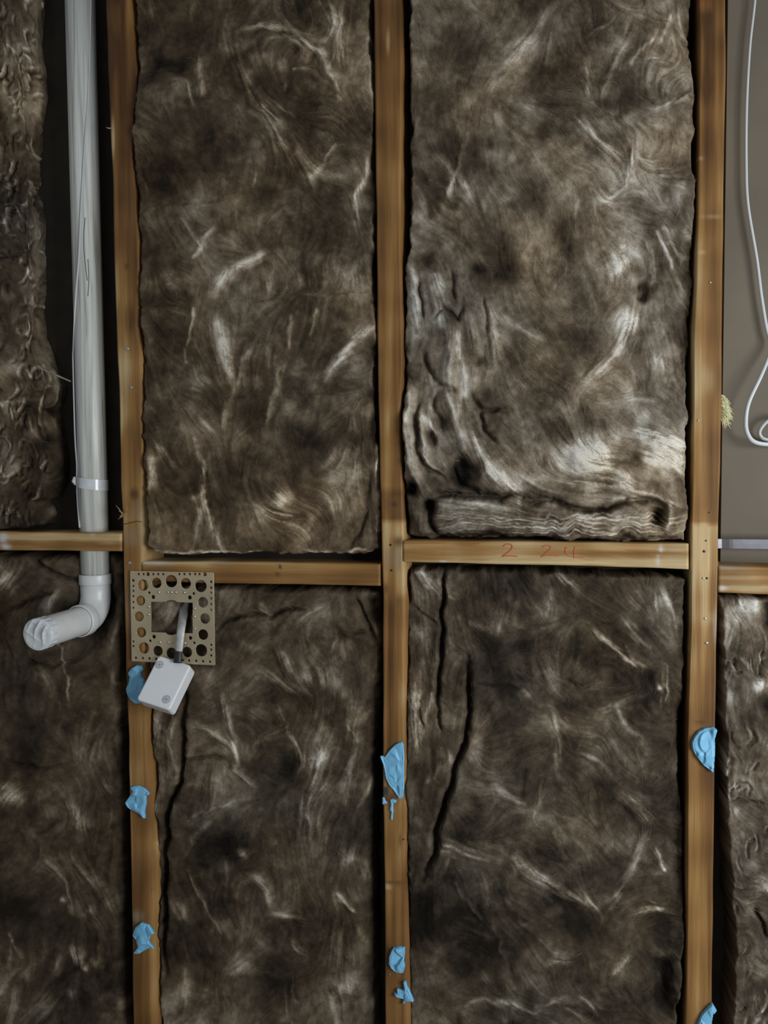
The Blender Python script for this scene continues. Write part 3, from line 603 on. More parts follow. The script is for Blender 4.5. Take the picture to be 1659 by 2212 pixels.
HGT = (7.0 * gnoise(170, 41) + 3.4 * gnoise(75, 42) + 1.3 * gnoise(30, 43) + .45 * gnoise(12, 44) + .45 * L2 + .16 * L1).astype(np.float32)
ALB = (.375 + .09 * np.clip(gnoise(30, 55) - .9, 0, 2) + .045 * gnoise(130, 51) + .05 * gnoise(50, 52) + .034 * gnoise(20, 53) + .024 * gnoise(8, 54) + .016 * gnoise(4, 56) + .024 * L2 + .021 * L1).astype(np.float32)
for pts, w, a, h, kd in ALL:
    pad = (12 if kd else 2.6) * w + 8; sl = window(pts, pad)
    if GXX[sl].size == 0: continue
    d, tx, ty, t = poly_dist(WXX[sl], WYY[sl], pts)
    g = np.exp(-(d / w) ** 2)
    if a > 0 and len(pts) > 2: g = g * (.45 + .55 * np.sin(np.clip(t, 0, 1) * math.pi) ** .5)
    if kd:
        tp = np.clip(np.minimum(t, 1 - t) * 6, .12, 1) ** .7
        g = g * tp
        q = np.exp(-(d / (5 * w)) ** 2)
        HGT[sl] += -.38 * h * tp * (q - np.exp(-(d / (1.6 * w)) ** 2))
        g = .75 * g + .25 * np.exp(-(d / (2.2 * w)) ** 2) * tp
    HGT[sl] += (.8 * h if h > 0 else h) * g
    ALB[sl] += (1.2 + .2 * np.clip((pts[:, 1].mean() - 250) / 450, 0, 1) if pts[:, 0].mean() < 850 else .95 + .4 * np.clip((pts[:, 1].mean() - 250) / 450, 0, 1) if pts[:, 1].mean() < 1200 else 1.25) * a * g * (1 + .22 * L1[sl] + .22 * L2[sl])
WARM = gnoise(90, 61)
RAMP_T = np.array([0, .16, .30, .42, .56, .75, 1.0])
RAMP_C = np.array([(.009, .0067, .0045), (.021, .0155, .0103), (.049, .0365, .0242), (.086, .0655, .0435), (.172, .138, .098), (.36, .315, .25), (.66, .64, .58)])
def wool_rgb(t, warm):
    t = np.clip(t, 0, 1)
    c = np.stack([np.interp(t, RAMP_T, RAMP_C[:, k]) for k in range(3)], -1)
    w = np.clip(warm, -.25, .25)[..., None]
    return c * (1 + w * np.array([.55, .0, -.7]))

def signed_inside(px, py, poly):
    d, _, _, _ = poly_dist(px, py, np.vstack([poly, poly[:1]]))
    ins = np.zeros(px.shape, bool); j = len(poly) - 1
    for i in range(len(poly)):
        xi, yi = poly[i]; xj, yj = poly[j]
        c = ((yi > py) != (yj > py)) & (px < (xj - xi) * (py - yi) / (yj - yi + 1e-12) + xi)
        ins ^= c; j = i
    return np.where(ins, d, -d)
FIBRE_MAT = simple('loose_wool_fibre', (.24, .205, .16), .8, noise=.3, nscale=80, spec=.2)
EDGE = gnoise(9, 71) * 1.2 + gnoise(30, 72) * 2.2
for key, b in BATTS.items():
    sl = window(b['outline'], 4)
    X, Y_ = GXX[sl], GYY[sl]
    d = signed_inside(X, Y_, b['outline']) + np.clip(EDGE[sl], -4, 4) + 1.5
    hh = HGT[sl]; al = ALB[sl] + b['tone']
    prof = np.sqrt(1 - (1 - np.clip(d / b['roll'], 0, 1)) ** 2)
    deep = BACK - .004
    front = np.clip(b['recess'] - hh * .001, -.016, deep - .006)
    yy = deep + (front - deep) * prof
    inside = d > 0
    nR, nC = X.shape
    quad = inside[:-1, :-1] & inside[1:, :-1] & inside[1:, 1:] & inside[:-1, 1:]
    idx = np.arange(nR * nC).reshape(nR, nC)
    F4 = np.stack([idx[:-1, :-1], idx[1:, :-1], idx[1:, 1:], idx[:-1, 1:]], -1)[quad]
    used = np.zeros(nR * nC, bool); used[F4.ravel()] = True
    cnt = np.bincount(F4.ravel(), minlength=nR * nC).reshape(nR, nC)
    yy = np.where((cnt > 0) & (cnt < 4), deep, yy)
    V = P(X, Y_, b['recess']); V[..., 1] = yy
    if key == 'a':                                          # the cut right-hand side, facing the pipe, is seen nearly square on
        rt = b['outline'][1:-1]
        xe = np.interp(Y_, rt[:, 1], rt[:, 0]) - 52
        fr = np.clip((X - xe) / 52, 0, 1); on = X > xe
        E_ = P(xe, Y_, b['recess'])
        bulge = .001 * (1.5 * hh - 4) * np.sin(np.clip(fr, 0, 1) * math.pi * .9)
        lead = np.clip(1 - fr * 6, 0, 1) ** 2 * .006
        yc = np.clip(b['recess'] - hh * .001, -.016, .05)
        V[..., 0] = np.where(on, E_[..., 0] + bulge - lead * 0, V[..., 0]); V[..., 2] = np.where(on, E_[..., 2], V[..., 2])
        yy = np.where(on, yc + (deep - yc) * fr ** 1.05 + .006 * L2[sl] * fr * (1 - fr), np.clip(b['recess'] - hh * .001, -.016, deep))
        yy = np.where((cnt > 0) & (cnt < 4), deep, yy)
        V[..., 1] = yy
    remap = -np.ones(nR * nC, int); remap[used] = np.arange(used.sum())
    V = V.reshape(-1, 3)[used]; F4 = remap[F4]
    rgb = wool_rgb(al, b['warm'] + .05 * WARM[sl]).reshape(-1, 3)[used]
    c0 = np.array([V[:, 0].mean(), BACK - .004, V[:, 2].min()])
    root = empty('insulation_batt', c0, b['label'], 'insulation', 'glass wool batts between the studs')
    me = mesh_from('wool_body', V, F4, c0); colour_attr(me, rgb)
    link('wool_body', me, M_WOOL, root)
    lay = (d > 5) if key != 'a' else (d > 62)
    # loose strands standing a little off the surface, lying along the fibre direction
    r2 = np.random.default_rng(100 + b['seed'])
    okj, oki = np.where(lay & (X > -60) & (X < 1720) & (Y_ > -60) & (Y_ < 2300))
    n = int(len(okj) * STEP * STEP / 300)
    pick = r2.integers(0, len(okj), n)
    x = X[okj[pick], oki[pick]].astype(float); y = Y_[okj[pick], oki[pick]].astype(float)
    vx = sample(FVX, x, y).astype(float); vy = sample(FVY, x, y).astype(float)
    seglen = r2.uniform(1.5, 5.0, n); bend = r2.normal(0, .16, n); K = 7
    wid = r2.uniform(.00018, .00042, n); lift = r2.uniform(.0006, .004, n)
    ringv = []
    X0, Y0 = X[0, 0], Y_[0, 0]
    for k in range(K):
        ix = np.clip(((x - X0) / STEP).round().astype(int), 0, nC - 1); iy = np.clip(((y - Y0) / STEP).round().astype(int), 0, nR - 1)
        p = P(x, y, b['recess']); p[:, 1] = yy[iy, ix] - lift * math.sin(math.pi * (k + .6) / K) - .0004
        side = np.stack([-vy, np.zeros(n), -vx], -1)                      # across the strand, in the wall plane
        tw = wid * (1 - abs(k - 3) / 4.2)
        ringv.append(np.stack([p + side * tw[:, None], p - side * tw[:, None]], 1))
        ca, sa = np.cos(bend), np.sin(bend); vx, vy = vx * ca - vy * sa, vx * sa + vy * ca
        x = x + vx * seglen; y = y + vy * seglen
    RV = np.stack(ringv, 1).reshape(-1, 3)
    bi = (np.arange(n) * K * 2)[:, None] + np.arange(K - 1)[None, :] * 2
    FF = np.stack([bi, bi + 1, bi + 3, bi + 2], -1).reshape(-1, 4)
    me = mesh_from('loose_fibres', RV, FF, c0)
    fa = np.clip(al[okj[pick], oki[pick]] + r2.uniform(.0, .13, n), 0, .62)
    colour_attr(me, np.repeat(wool_rgb(fa, np.zeros(n)), K * 2, axis=0))
    o = link('loose_fibres', me, M_WOOL, root)
    o['kind'] = 'stuff'
    b['root'] = root
ra = BATTS['a']['root']
v, f = tube([P1(58, 782, .0), P1(90, 797, -.006), P1(120, 810, -.003), P1(153, 824, .012)], [.0012, .002, .0022, .0018], 7); part('straw', v, f, FIBRE_MAT, ra)

# ------------------------------------------------------------------ pipe with elbow and covered outlet
dp = .047
cosv = math.cos(math.atan(abs(P1(205, 1000, dp)[0]) / (DIST + dp)))
pr = .5 * (P1(236, 1100, dp)[0] - P1(172, 1100, dp)[0]) * cosv
xp = float(np.mean([P1(a, y, dp)[0] for a, y in ((170.7, 0), (188, 560), (199, 960), (204.5, 1110))]))
# depth at which the outlet centre in the photo meets the pipe's own x
q0, q1 = P1(83, 1370, 0), P1(83, 1370, -.1)
dout = 0 + (xp - q0[0]) / (q1[0] - q0[0]) * -.1
zout = P1(83, 1370, dout)[2]
zcol = P1(205, 1241, dp)[2]
pipe = empty('waste_pipe', (xp, dp, zout), 'weathered white plastic pipe with elbow pointing out of the wall', 'pipe')
Rb = pr * 1.55
v, f = tube([(xp, dp, 2.5), (xp, dp, 2.0), (xp, dp, 1.5), (xp, dp, zcol - .01)], pr, 40); part('pipe_body', v, f, M_PIPE, pipe)
arc = [(xp, dp, zcol), (xp, dp, zout + Rb)] + [(xp, dp - Rb * (1 - math.cos(a)), zout + Rb * (1 - math.sin(a))) for a in np.linspace(.12, math.pi / 2, 14)]
yj = dp - Rb - .004
arc.append((xp, yj - .012, zout))
v, f = tube(arc, pr * 1.05, 40); elbow = part('elbow', v, f, M_PVC, pipe)
def ring(name, p0, p1, r, mat, parent, th=.0025):
    p0, p1 = np.array(p0), np.array(p1); d = p1 - p0
    v, f = tube([p0, p0 + d * .02, p0 + d * .12, p0 + d * .88, p0 + d * .98, p1], [r - th, r - th * .2, r, r, r - th * .2, r - th], 40, False)
    return part(name, v, f, mat, parent)
ring('collar', (xp, dp, zcol + .002), (xp, dp, zcol - .022), pr * 1.05 + .0026, M_PVC, elbow)
ring('collar', (xp, yj + .010, zout), (xp, yj - .016, zout), pr * 1.05 + .0026, M_PVC, elbow)
v, f = tube([(xp, yj, zout), (xp, (yj + dout) / 2, zout), (xp, dout, zout)], pr * 1.0, 40, False); part('outlet', v, f, M_PVC, pipe)
# crumpled film drawn over the open end
def film():
    vs, fs = [], []; n0, na = 26, 96; nr = n0 + 4; r0 = pr + .0012
    for i in range(nr + 1):
        for j in range(na):
            a = 2 * math.pi * j / na
            if i <= n0:
                r = r0 * i / n0; y = dout - .003
                u, w = r * math.cos(a), r * math.sin(a)
                q_ = u * .93 - w * .30 + .0025 * math.sin(w * 120 + 1)
                ridge = (1 - abs(math.sin(q_ * 175 + .4))) ** 2.2 * (.55 + .45 * math.sin(w * 80 + q_ * 60))
                ridge2 = (1 - abs(math.sin((u * .55 + w * .83) * 120 + 1.0))) ** 3 * (.5 if u < 0 else .15)
                bead = .25 * max(0, math.sin(w * 620)) * math.exp(-((u - .017) / .004) ** 2)
                y -= (.0052 * ridge + .003 * ridge2 + .003 * bead + .0015) * min(1, (n0 - i) / 5)
            else:
                r = r0 + .0006 * math.sin(a * 17) + .0004 * math.sin(a * 29); y = dout - .003 + (i - n0) * .006
                u, w = r * math.cos(a), r * math.sin(a)
            vs.append((xp + u, y, zout + w))
    for i in range(nr):
        for j in range(na):
            k = (j + 1) % na; fs.append((i * na + j, i * na + k, (i + 1) * na + k, (i + 1) * na + j))
    return vs, fs
v, f = film(); o = part('film_cover', v, f, M_FILM, pipe); o['label'] = 'crumpled clear plastic film'
# thin cord lying on the pipe, and the tape that holds it
def on_pipe(px, py, extra=.0015):
    d = ray(np.array([px]), np.array([py]))[0]; R = pr + extra
    o2 = EYE[:2] - np.array([xp, dp]); dd = d[:2]
    a = dd @ dd; bq = 2 * o2 @ dd; c = o2 @ o2 - R * R; disc_ = bq * bq - 4 * a * c
    t = (-bq - math.sqrt(max(0, disc_))) / (2 * a)
    return EYE + d * t
seam = smooth_path([on_pipe(x, y) for x, y in ((192, -120), (196, 0), (191, 203), (183.5, 304), (174.7, 456), (170, 560), (163, 649), (158.5, 750), (158, 788), (162, 940), (166, 1003), (166, 1040), (168, 1090), (172, 1140))], 8)
v, f = tube(seam, .0019, 8); o = part('cord', v, f, M_WIRE, pipe); o['label'] = 'thin pale cord'
for sc_ in ([(184, 470), (181, 510), (182, 545), (186, 585), (189, 606)], [(190, 560), (192, 600), (190, 640)]):
    v, f = tube(smooth_path([on_pipe(x, y, .0002) for x, y in sc_], 6), .0008, 6); part('scuff', v, f, M_SCUFF, pipe)
zt0, zt1 = P1(205, 1033, dp - pr)[2], P1(205, 1056, dp - pr)[2]
v, f = tube([(xp, dp, zt0), (xp, dp, (zt0 + zt1) / 2), (xp, dp, zt1)], pr + .0022, 40, False)
v = np.array(v); v[:, 2] += .004 * (v[:, 0] - xp) / pr * -1
tape = part('tape', v, f, M_FILM, pipe)
tl = [on_pipe(161, 1030, .003), on_pipe(159, 1040, .006), on_pipe(163, 1048, .003)]
v, f = tube(tl, [.003, .0055, .002], 8, True, .5); part('tape_tail', v, f, M_FILM, tape)

# ------------------------------------------------------------------ perforated plate (true holes), pins
PD = -.0042
def pl(cx_, cy_): return 250 + cx_ / 6.144, 1200 + cy_ / 6.144
cu = bpy.data.curves.new('plate_outline', 'CURVE'); cu.dimensions = '2D'; cu.fill_mode = 'BOTH'; cu.extrude = .0008; cu.bevel_depth = .00025; cu.bevel_resolution = 1
def spline(pts):
    s = cu.splines.new('POLY'); s.points.add(len(pts) - 1); s.use_cyclic_u = True
    for p, (a, b_) in zip(s.points, pts): p.co = (a, b_, 0, 1)
pc = P1(*pl(760, 830), PD)
def loc2(cx_, cy_):
    p = P1(*pl(cx_, cy_), PD) - pc; return (p[0], p[2])
def rounded(corners, r):
    out = []; n = len(corners)
    for i in range(n):
        p0, p1, p2 = (np.array(corners[k % n]) for k in (i - 1, i, i + 1))
        a = p1 + (p0 - p1) / np.linalg.norm(p0 - p1) * r; b_ = p1 + (p2 - p1) / np.linalg.norm(p2 - p1) * r
        for t in (0, .33, .67, 1): out.append(tuple((1 - t) ** 2 * a + 2 * t * (1 - t) * p1 + t * t * b_))
    return out
spline(rounded([loc2(195, 205), loc2(1300, 225), loc2(1320, 1455), loc2(215, 1400)], .002))
mpp = pxm(*pl(760, 830), PD) / 6.144
def hole(cx_, cy_, w):
    c = loc2(cx_, cy_); r = .5 * w * mpp; n = 28 if w > 60 else 12
    spline([(c[0] + r * math.cos(-2 * math.pi * k / n), c[1] + r * math.sin(-2 * math.pi * k / n)) for k in range(n)])
for h_ in ((365, 392, 142), (546, 363, 130), (740, 340, 155), (933, 370, 135), (1132, 405, 152), (333, 598, 125), (313, 808, 125), (343, 1018, 128), (378, 1225, 144), (1160, 620, 132), (1187, 835, 132), (1162, 1048, 132), (1138, 1257, 154), (563, 1265, 130), (745, 1295, 140), (950, 1280, 132)):
    hole(*h_)
for x in (307, 372, 500, 565, 632, 845, 912, 985, 1055, 1113): hole(x, 246, 33)
hole(430, 246, 52); hole(1185, 249, 52); hole(235, 330, 42)
for y in (403, 467, 540, 617, 692, 1140, 1200): hole(236, y, 32)
for y in (348, 427, 492, 568, 645, 720, 1185, 1248, 1325): hole(1268, y, 34)
for x in (270, 362, 450, 540, 630, 890, 975, 1068, 1160, 1253): hole(x, 1355 + (x - 250) * .052, 34)
for x, y, w in ((447, 492, 36), (500, 550, 54), (1037, 503, 36), (985, 557, 54), (510, 1077, 52), (460, 1130, 36), (993, 1093, 50), (1045, 1157, 36)): hole(x, y, w)
win = [(470, 612), (665, 614)] + [(740 - 75 * math.cos(a), 622 - 34 * math.sin(a)) for a in np.linspace(.25, math.pi - .25, 9)] + [(820, 616), (1025, 625), (1025, 1032), (812, 1030)] + \
      [(740 + 75 * math.cos(a), 1022 + 34 * math.sin(a)) for a in np.linspace(.25, math.pi - .25, 9)] + [(668, 1026), (472, 1018)]
spline([loc2(*p) for p in win])
tmp = bpy.data.objects.new('tmp', cu); COL.objects.link(tmp)
dg = bpy.context.evaluated_depsgraph_get()
pm = bpy.data.meshes.new_from_object(tmp.evaluated_get(dg))
bpy.data.objects.remove(tmp); bpy.data.curves.remove(cu)
nv = len(pm.vertices); co = np.zeros(nv * 3, np.float32); pm.vertices.foreach_get('co', co); co = co.reshape(-1, 3)
co = np.stack([co[:, 0], -co[:, 2], co[:, 1]], -1)
pm.vertices.foreach_set('co', co.ravel().astype(np.float32)); pm.update()
pm.materials.clear(); pm.name = 'plate_sheet'
plate = empty('perforated_plate', pc, 'square perforated zinc plate with large centre opening, screwed to the left stud', 'plate')
o = link('plate_sheet', pm, M_STEEL, plate, False)
for x, y in ((570, 487), (690, 487), (740, 487), (795, 487), (908, 490), (585, 1150), (700, 1150), (755, 1150), (915, 1160), (437, 680), (437, 785), (1045, 700), (1045, 808), (1045, 968)):
    c = P1(*pl(x, y), PD - .001); v, f = ball(c, 18 * mpp, 10, 6, (1, .8, 1)); part('rivet', v, f, M_PIN, plate)

# ------------------------------------------------------------------ cable and junction box hanging in front of the plate
path = smooth_path([P1(402, 1285, .066), P1(398, 1307, .046), P1(395, 1335, .022), P1(391, 1360, -.009), P1(388.5, 1385, -.016), P1(386, 1409, -.018)], 7)
c0 = path[-1]
cab = empty('electrical_cable', c0, 'short pale cable coming through the plate opening into the white box', 'cable')
v, f = tube(path, np.interp(np.linspace(0, 1, len(path)), [0, .5, 1], [11.0, 9.2, 7.4]) * pxm(390, 1350), 20, True, .62); part('sheath', v, f, M_CABLE, cab)
sl_ = smooth_path([P1(386, 1406, -.018), P1(385, 1416, -.019), P1(383.5, 1432, -.022)], 5)
v, f = tube(sl_, np.linspace(7.6, 8.6, len(sl_)) * pxm(385, 1420), 20, True, .75); o = part('sleeve', v, f, M_BLACK, cab); o['label'] = 'black rubber sleeve'
def rbox(cx3, u, vv, n_, su, sv, sn, r, seg=5):
    """rounded box with axes u, vv, n_ (n_ is the outward face)"""
    vs, fs = [], []
    prof = [(-sn / 2, 0.0)] + [(-sn / 2, 0.0)] + [(sn / 2 - .004 + .004 * math.sin(a), .004 * (1 - math.cos(a))) for a in np.linspace(0, math.pi / 2, 5)]
    ring_n = 4 * (seg + 1)
    for (hn, ins) in prof:
        hu, hv = su / 2 - ins, sv / 2 - ins; rr = max(r - ins, .0008)
        for q, (sx, sy, a0) in enumerate(((1, 1, 0), (-1, 1, 90), (-1, -1, 180), (1, -1, 270))):
            for k in range(seg + 1):
                a = math.radians(a0 + 90 * k / seg)
                vs.append(cx3 + u * (sx * (hu - rr) + rr * math.cos(a)) + vv * (sy * (hv - rr) + rr * math.sin(a)) + n_ * hn)
    m = len(prof)
    for i in range(m - 1):
        for j in range(ring_n):
            k = (j + 1) % ring_n; fs.append((i * ring_n + j, i * ring_n + k, (i + 1) * ring_n + k, (i + 1) * ring_n + j))
    fs.append(tuple((m - 1) * ring_n + j for j in range(ring_n))); fs.append(tuple(range(ring_n))[::-1])
    return np.array(vs), fs
bd = -.045
TL, TR, BR, BL = (P1(338, 1421, bd), P1(406, 1443, bd), P1(370, 1527, bd), P1(302, 1503, bd))
back = np.array([-.004, .034, -.024]); n_ = -back / np.linalg.norm(back)
u = (TR - TL) + (BR - BL); u -= n_ * (u @ n_); u /= np.linalg.norm(u)
vv = np.cross(n_, u); vv /= np.linalg.norm(vv)
if vv[2] < 0: vv = -vv
su = np.linalg.norm(.5 * ((TR - TL) + (BR - BL))) * 1.06; sv = np.linalg.norm(.5 * ((TL - BL) + (TR - BR))) * 1.10
bc = .25 * (TL + TR + BR + BL); sn = .034
box = empty('junction_box', bc - np.array([0, 0, .05]), 'small white plastic junction box hanging tilted below the perforated plate', 'junction box')
v, f = rbox(bc - n_ * sn / 2, u, vv, n_, su, sv, sn, .007); part('box_body', v, f, M_WHITE, box, False)
bpy.data.objects[-1] if False else None
def screw(px, py):
    d = ray(np.array([px]), np.array([py]))[0]; t = ((bc - EYE) @ n_) / (d @ n_); c = EYE + d * t
    R = 8.6 * pxm(px, py, bd)
    vs, fs = [], []; n = 24
    for rr, hh in ((R, .0001), (R, .0007), (R * .86, .0008), (R * .82, .0002), (R * .76, .0002), (R * .72, .0009)):
        for j in range(n):
            a = 2 * math.pi * j / n; vs.append(c + rr * (math.cos(a) * u + math.sin(a) * vv) + n_ * hh)
    for i in range(5):
        for j in range(n):
            k = (j + 1) % n; fs.append((i * n + j, i * n + k, (i + 1) * n + k, (i + 1) * n + j))
    fs.append(tuple(5 * n + j for j in range(n)))
    s = part('screw', np.array(vs), fs, M_SCREW, box, False)
    for nm, (ra_, rb_, ma) in (('screw_rim', (R * .79, R * .84, M_SLOT)),):
        vs, fs = [], []
        for rr in (ra_, rb_):
            for j in range(n):
                a = 2 * math.pi * j / n; vs.append(c + rr * (math.cos(a) * u + math.sin(a) * vv) + n_ * .00095)
        fs = [(j, (j + 1) % n, n + (j + 1) % n, n + j) for j in range(n)]
        part(nm, np.array(vs), fs, ma, s, False)
    vs, fs = [], []
    for a0 in (20, 110):
        e = math.cos(math.radians(a0)) * u + math.sin(math.radians(a0)) * vv; g_ = np.cross(n_, e)
        b0 = len(vs)
        for hh in (.0008, .0012):
            for sx, sy in ((-1, -1), (1, -1), (1, 1), (-1, 1)): vs.append(c + e * sx * R * .5 + g_ * sy * R * .085 + n_ * hh)
        for q in ((0, 1, 2, 3), (4, 5, 6, 7), (0, 1, 5, 4), (1, 2, 6, 5), (2, 3, 7, 6), (3, 0, 4, 7)): fs.append(tuple(b0 + k for k in q))
    part('cross_slot', np.array(vs), fs, M_SLOT, s, False)
screw(345, 1436); screw(359.5, 1511)

# ------------------------------------------------------------------ blue adhesive dabs on the studs
def dab(name, label, outline, thick, seed, y0=-.0003, cat='adhesive', group='blue adhesive dabs on the studs', ridge=1.0):
    o = np.array(outline, float)
    st = 1.1
    x0, y0p = o.min(0) - 2; x1, y1p = o.max(0) + 2
    X, Y_ = np.meshgrid(np.arange(x0, x1, st), np.arange(y0p, y1p, st))
    d = signed_inside(X, Y_, o)
    rg = np.random.default_rng(seed)
    # crumpled facets: cellular ridges from a few seed points
    k = max(4, int((x1 - x0) * (y1p - y0p) / 420))
    sx, sy, sh, ga, gb = rg.uniform(x0, x1, k), rg.uniform(y0p, y1p, k), rg.uniform(.3, 1.15, k), rg.normal(0, .04, k), rg.normal(0, .035, k)
    dd = np.hypot(X[..., None] - sx, (Y_[..., None] - sy) * .8)
    w = np.exp(-(dd / 8.) ** 2 * 3.2) + 1e-9
    facet = (w * (sh + ga * (X[..., None] - sx) + gb * (Y_[..., None] - sy))).sum(-1) / w.sum(-1)
    wave = .05 * np.sin((X * rg.uniform(.2, .4) + Y_ * rg.uniform(-.3, .3)) + 3 * rg.random())
    prof = np.clip(d / 5.5, 0, 1) ** .55
    hgt = thick * prof * (.45 + ridge * .6 * (facet + wave))
    lip = .35 * thick * np.exp(-((d - 1.6) / 1.5) ** 2)
    hgt = np.maximum(hgt + lip, .0008)
    ins = d > -.3
    nR, nC = X.shape; idx = np.arange(nR * nC).reshape(nR, nC)
    quad = ins[:-1, :-1] & ins[1:, :-1] & ins[1:, 1:] & ins[:-1, 1:]
    F4 = np.stack([idx[:-1, :-1], idx[1:, :-1], idx[1:, 1:], idx[:-1, 1:]], -1)[quad]
    V = P(X, Y_, 0.0).reshape(-1, 3); top = V.copy(); top[:, 1] = y0 - hgt.ravel(); bot = V.copy(); bot[:, 1] = y0 + .0006
    used = np.zeros(nR * nC, bool); used[F4.ravel()] = True; remap = -np.ones(nR * nC, int); remap[used] = np.arange(used.sum()); n = used.sum()
    F4 = remap[F4]
    bc_ = np.bincount(F4.ravel(), minlength=n); bi_ = np.where(bc_ < 4)[0]
    bx_, by_ = X.ravel()[used][bi_], Y_.ravel()[used][bi_]
    po = np.vstack([o, o[:1]]); bd_ = np.full(len(bi_), 1e9); nx_, ny_ = bx_.copy(), by_.copy()
    for p_, q_ in zip(po[:-1], po[1:]):                     # pull the rim onto the traced outline
        e_ = q_ - p_; tt_ = np.clip(((bx_ - p_[0]) * e_[0] + (by_ - p_[1]) * e_[1]) / (e_ @ e_ + 1e-9), 0, 1)
        cx_, cy_ = p_[0] + tt_ * e_[0], p_[1] + tt_ * e_[1]; dq = np.hypot(bx_ - cx_, by_ - cy_); m_ = dq < bd_
        bd_[m_] = dq[m_]; nx_[m_] = cx_[m_]; ny_[m_] = cy_[m_]
    snap = P(nx_, ny_, 0.0); ui = np.where(used)[0][bi_]
    for arr in (top, bot): arr[ui, 0] = snap[:, 0]; arr[ui, 2] = snap[:, 2]
    ed = {}
    for q in F4:
        for a, b_ in ((q[0], q[1]), (q[1], q[2]), (q[2], q[3]), (q[3], q[0])):
            if (b_, a) in ed: ed.pop((b_, a))
            else: ed[(a, b_)] = 1
    side = np.array([(b_, a, a + n, b_ + n) for a, b_ in ed])
    FF = np.concatenate([F4, F4[:, ::-1] + n, side])
    VV = np.concatenate([top[used], bot[used]])
    c0 = np.array([VV[:, 0].mean(), y0, VV[:, 2].mean()])
    ob = link(name, mesh_from(name, VV, FF, c0), M_BLUE); ob.location = c0
    return tag(ob, label, cat, group)
def cv(ox, oy, s, pts): return [(ox + x / s, oy + y / s) for x, y in pts]
dab('adhesive_dab', 'crumpled blue adhesive dab half hidden behind the white junction box',
    cv(250, 1200, 6.144, [(180, 1545), (240, 1480), (290, 1450), (350, 1460), (380, 1510), (345, 1540), (350, 1600), (390, 1640), (400, 1720), (380, 1800), (350, 1880), (335, 1960), (270, 1960), (210, 1900), (175, 1840), (155, 1760), (190, 1680), (205, 1600)]), .010, 1)
dab('adhesive_dab', 'pointed blue adhesive dab on the left stud, next below the junction box',
    cv(0, 1650, 3.936, [(1112, 195), (1145, 183), (1180, 180), (1230, 200), (1260, 225), (1285, 252), (1252, 258), (1250, 330), (1238, 400), (1245, 465), (1215, 430), (1190, 410), (1110, 375), (1085, 345), (1075, 320), (1110, 270), (1140, 225)]), .009, 2)
dab('adhesive_dab', 'curled blue adhesive dab, lowest on the left stud',
    cv(0, 1650, 3.936, [(1135, 1450), (1160, 1380), (1210, 1340), (1270, 1360), (1300, 1400), (1322, 1430), (1290, 1450), (1270, 1500), (1322, 1562), (1270, 1560), (1190, 1605), (1138, 1606), (1180, 1550), (1165, 1500)]), .009, 3)
dab('adhesive_dab', 'largest smooth blue adhesive dab, on the middle stud',
    cv(780, 1560, 6.505, [(268, 470), (300, 466), (335, 482), (400, 390), (480, 310), (530, 280), (575, 270), (600, 300), (612, 500), (605, 650), (610, 910), (590, 1050), (545, 1070), (460, 950), (400, 880), (350, 780), (335, 680), (310, 580)]), .008, 4, ridge=.55)
dab('adhesive_drip', 'thin blue adhesive drip under the largest dab on the middle stud',
    cv(780, 1560, 6.505, [(408, 1080), (450, 1072), (495, 1092), (497, 1125), (458, 1130), (452, 1180), (456, 1250), (448, 1300), (446, 1372), (412, 1362), (424, 1250), (405, 1220), (418, 1150)]), .005, 5, group='blue adhesive scraps')
dab('adhesive_scrap', 'tiny blue adhesive scrap on the left edge of the middle stud',
    cv(780, 1560, 6.505, [(300, 1050), (328, 1052), (345, 1105), (375, 1125), (350, 1145), (300, 1152)]), .004, 6, group='blue adhesive scraps')
dab('adhesive_dab', 'oval creased blue adhesive dab low on the middle stud',
    cv(780, 1880, 6.66, [(470, 1095), (550, 1085), (632, 1090), (636, 1180), (620, 1290), (638, 1360), (610, 1462), (500, 1445), (440, 1390), (405, 1310), (410, 1220), (440, 1140)]), .010, 7)
dab('adhesive_dab', 'star-shaped torn blue adhesive dab, lowest on the middle stud',
    cv(780, 1880, 6.66, [(610, 1580), (652, 1578), (665, 1640), (695, 1690), (735, 1790), (768, 1868), (700, 1852), (650, 1862), (598, 1924), (612, 1830), (530, 1802), (470, 1745), (522, 1752), (520, 1680), (590, 1700), (632, 1702)]), .011, 8)
dab('adhesive_dab', 'half-round blue adhesive dab on the right stud',
    cv(1240, 1150, 3.95, [(1000, 1790), (1020, 1740), (1060, 1690), (1110, 1665), (1190, 1655), (1218, 1680), (1200, 1750), (1198, 1900), (1185, 2045), (1100, 1980), (1030, 1890), (1005, 1840)]), .010, 9)
dab('adhesive_dab', 'blue adhesive dab at the bottom of the right stud, cut by the frame',
    cv(1240, 1650, 3.936, [(1000, 2330), (1040, 2212), (1080, 2120), (1140, 2050), (1170, 2020), (1210, 2085), (1180, 2110), (1165, 2212), (1160, 2330), (1080, 2400)]), .010, 10)

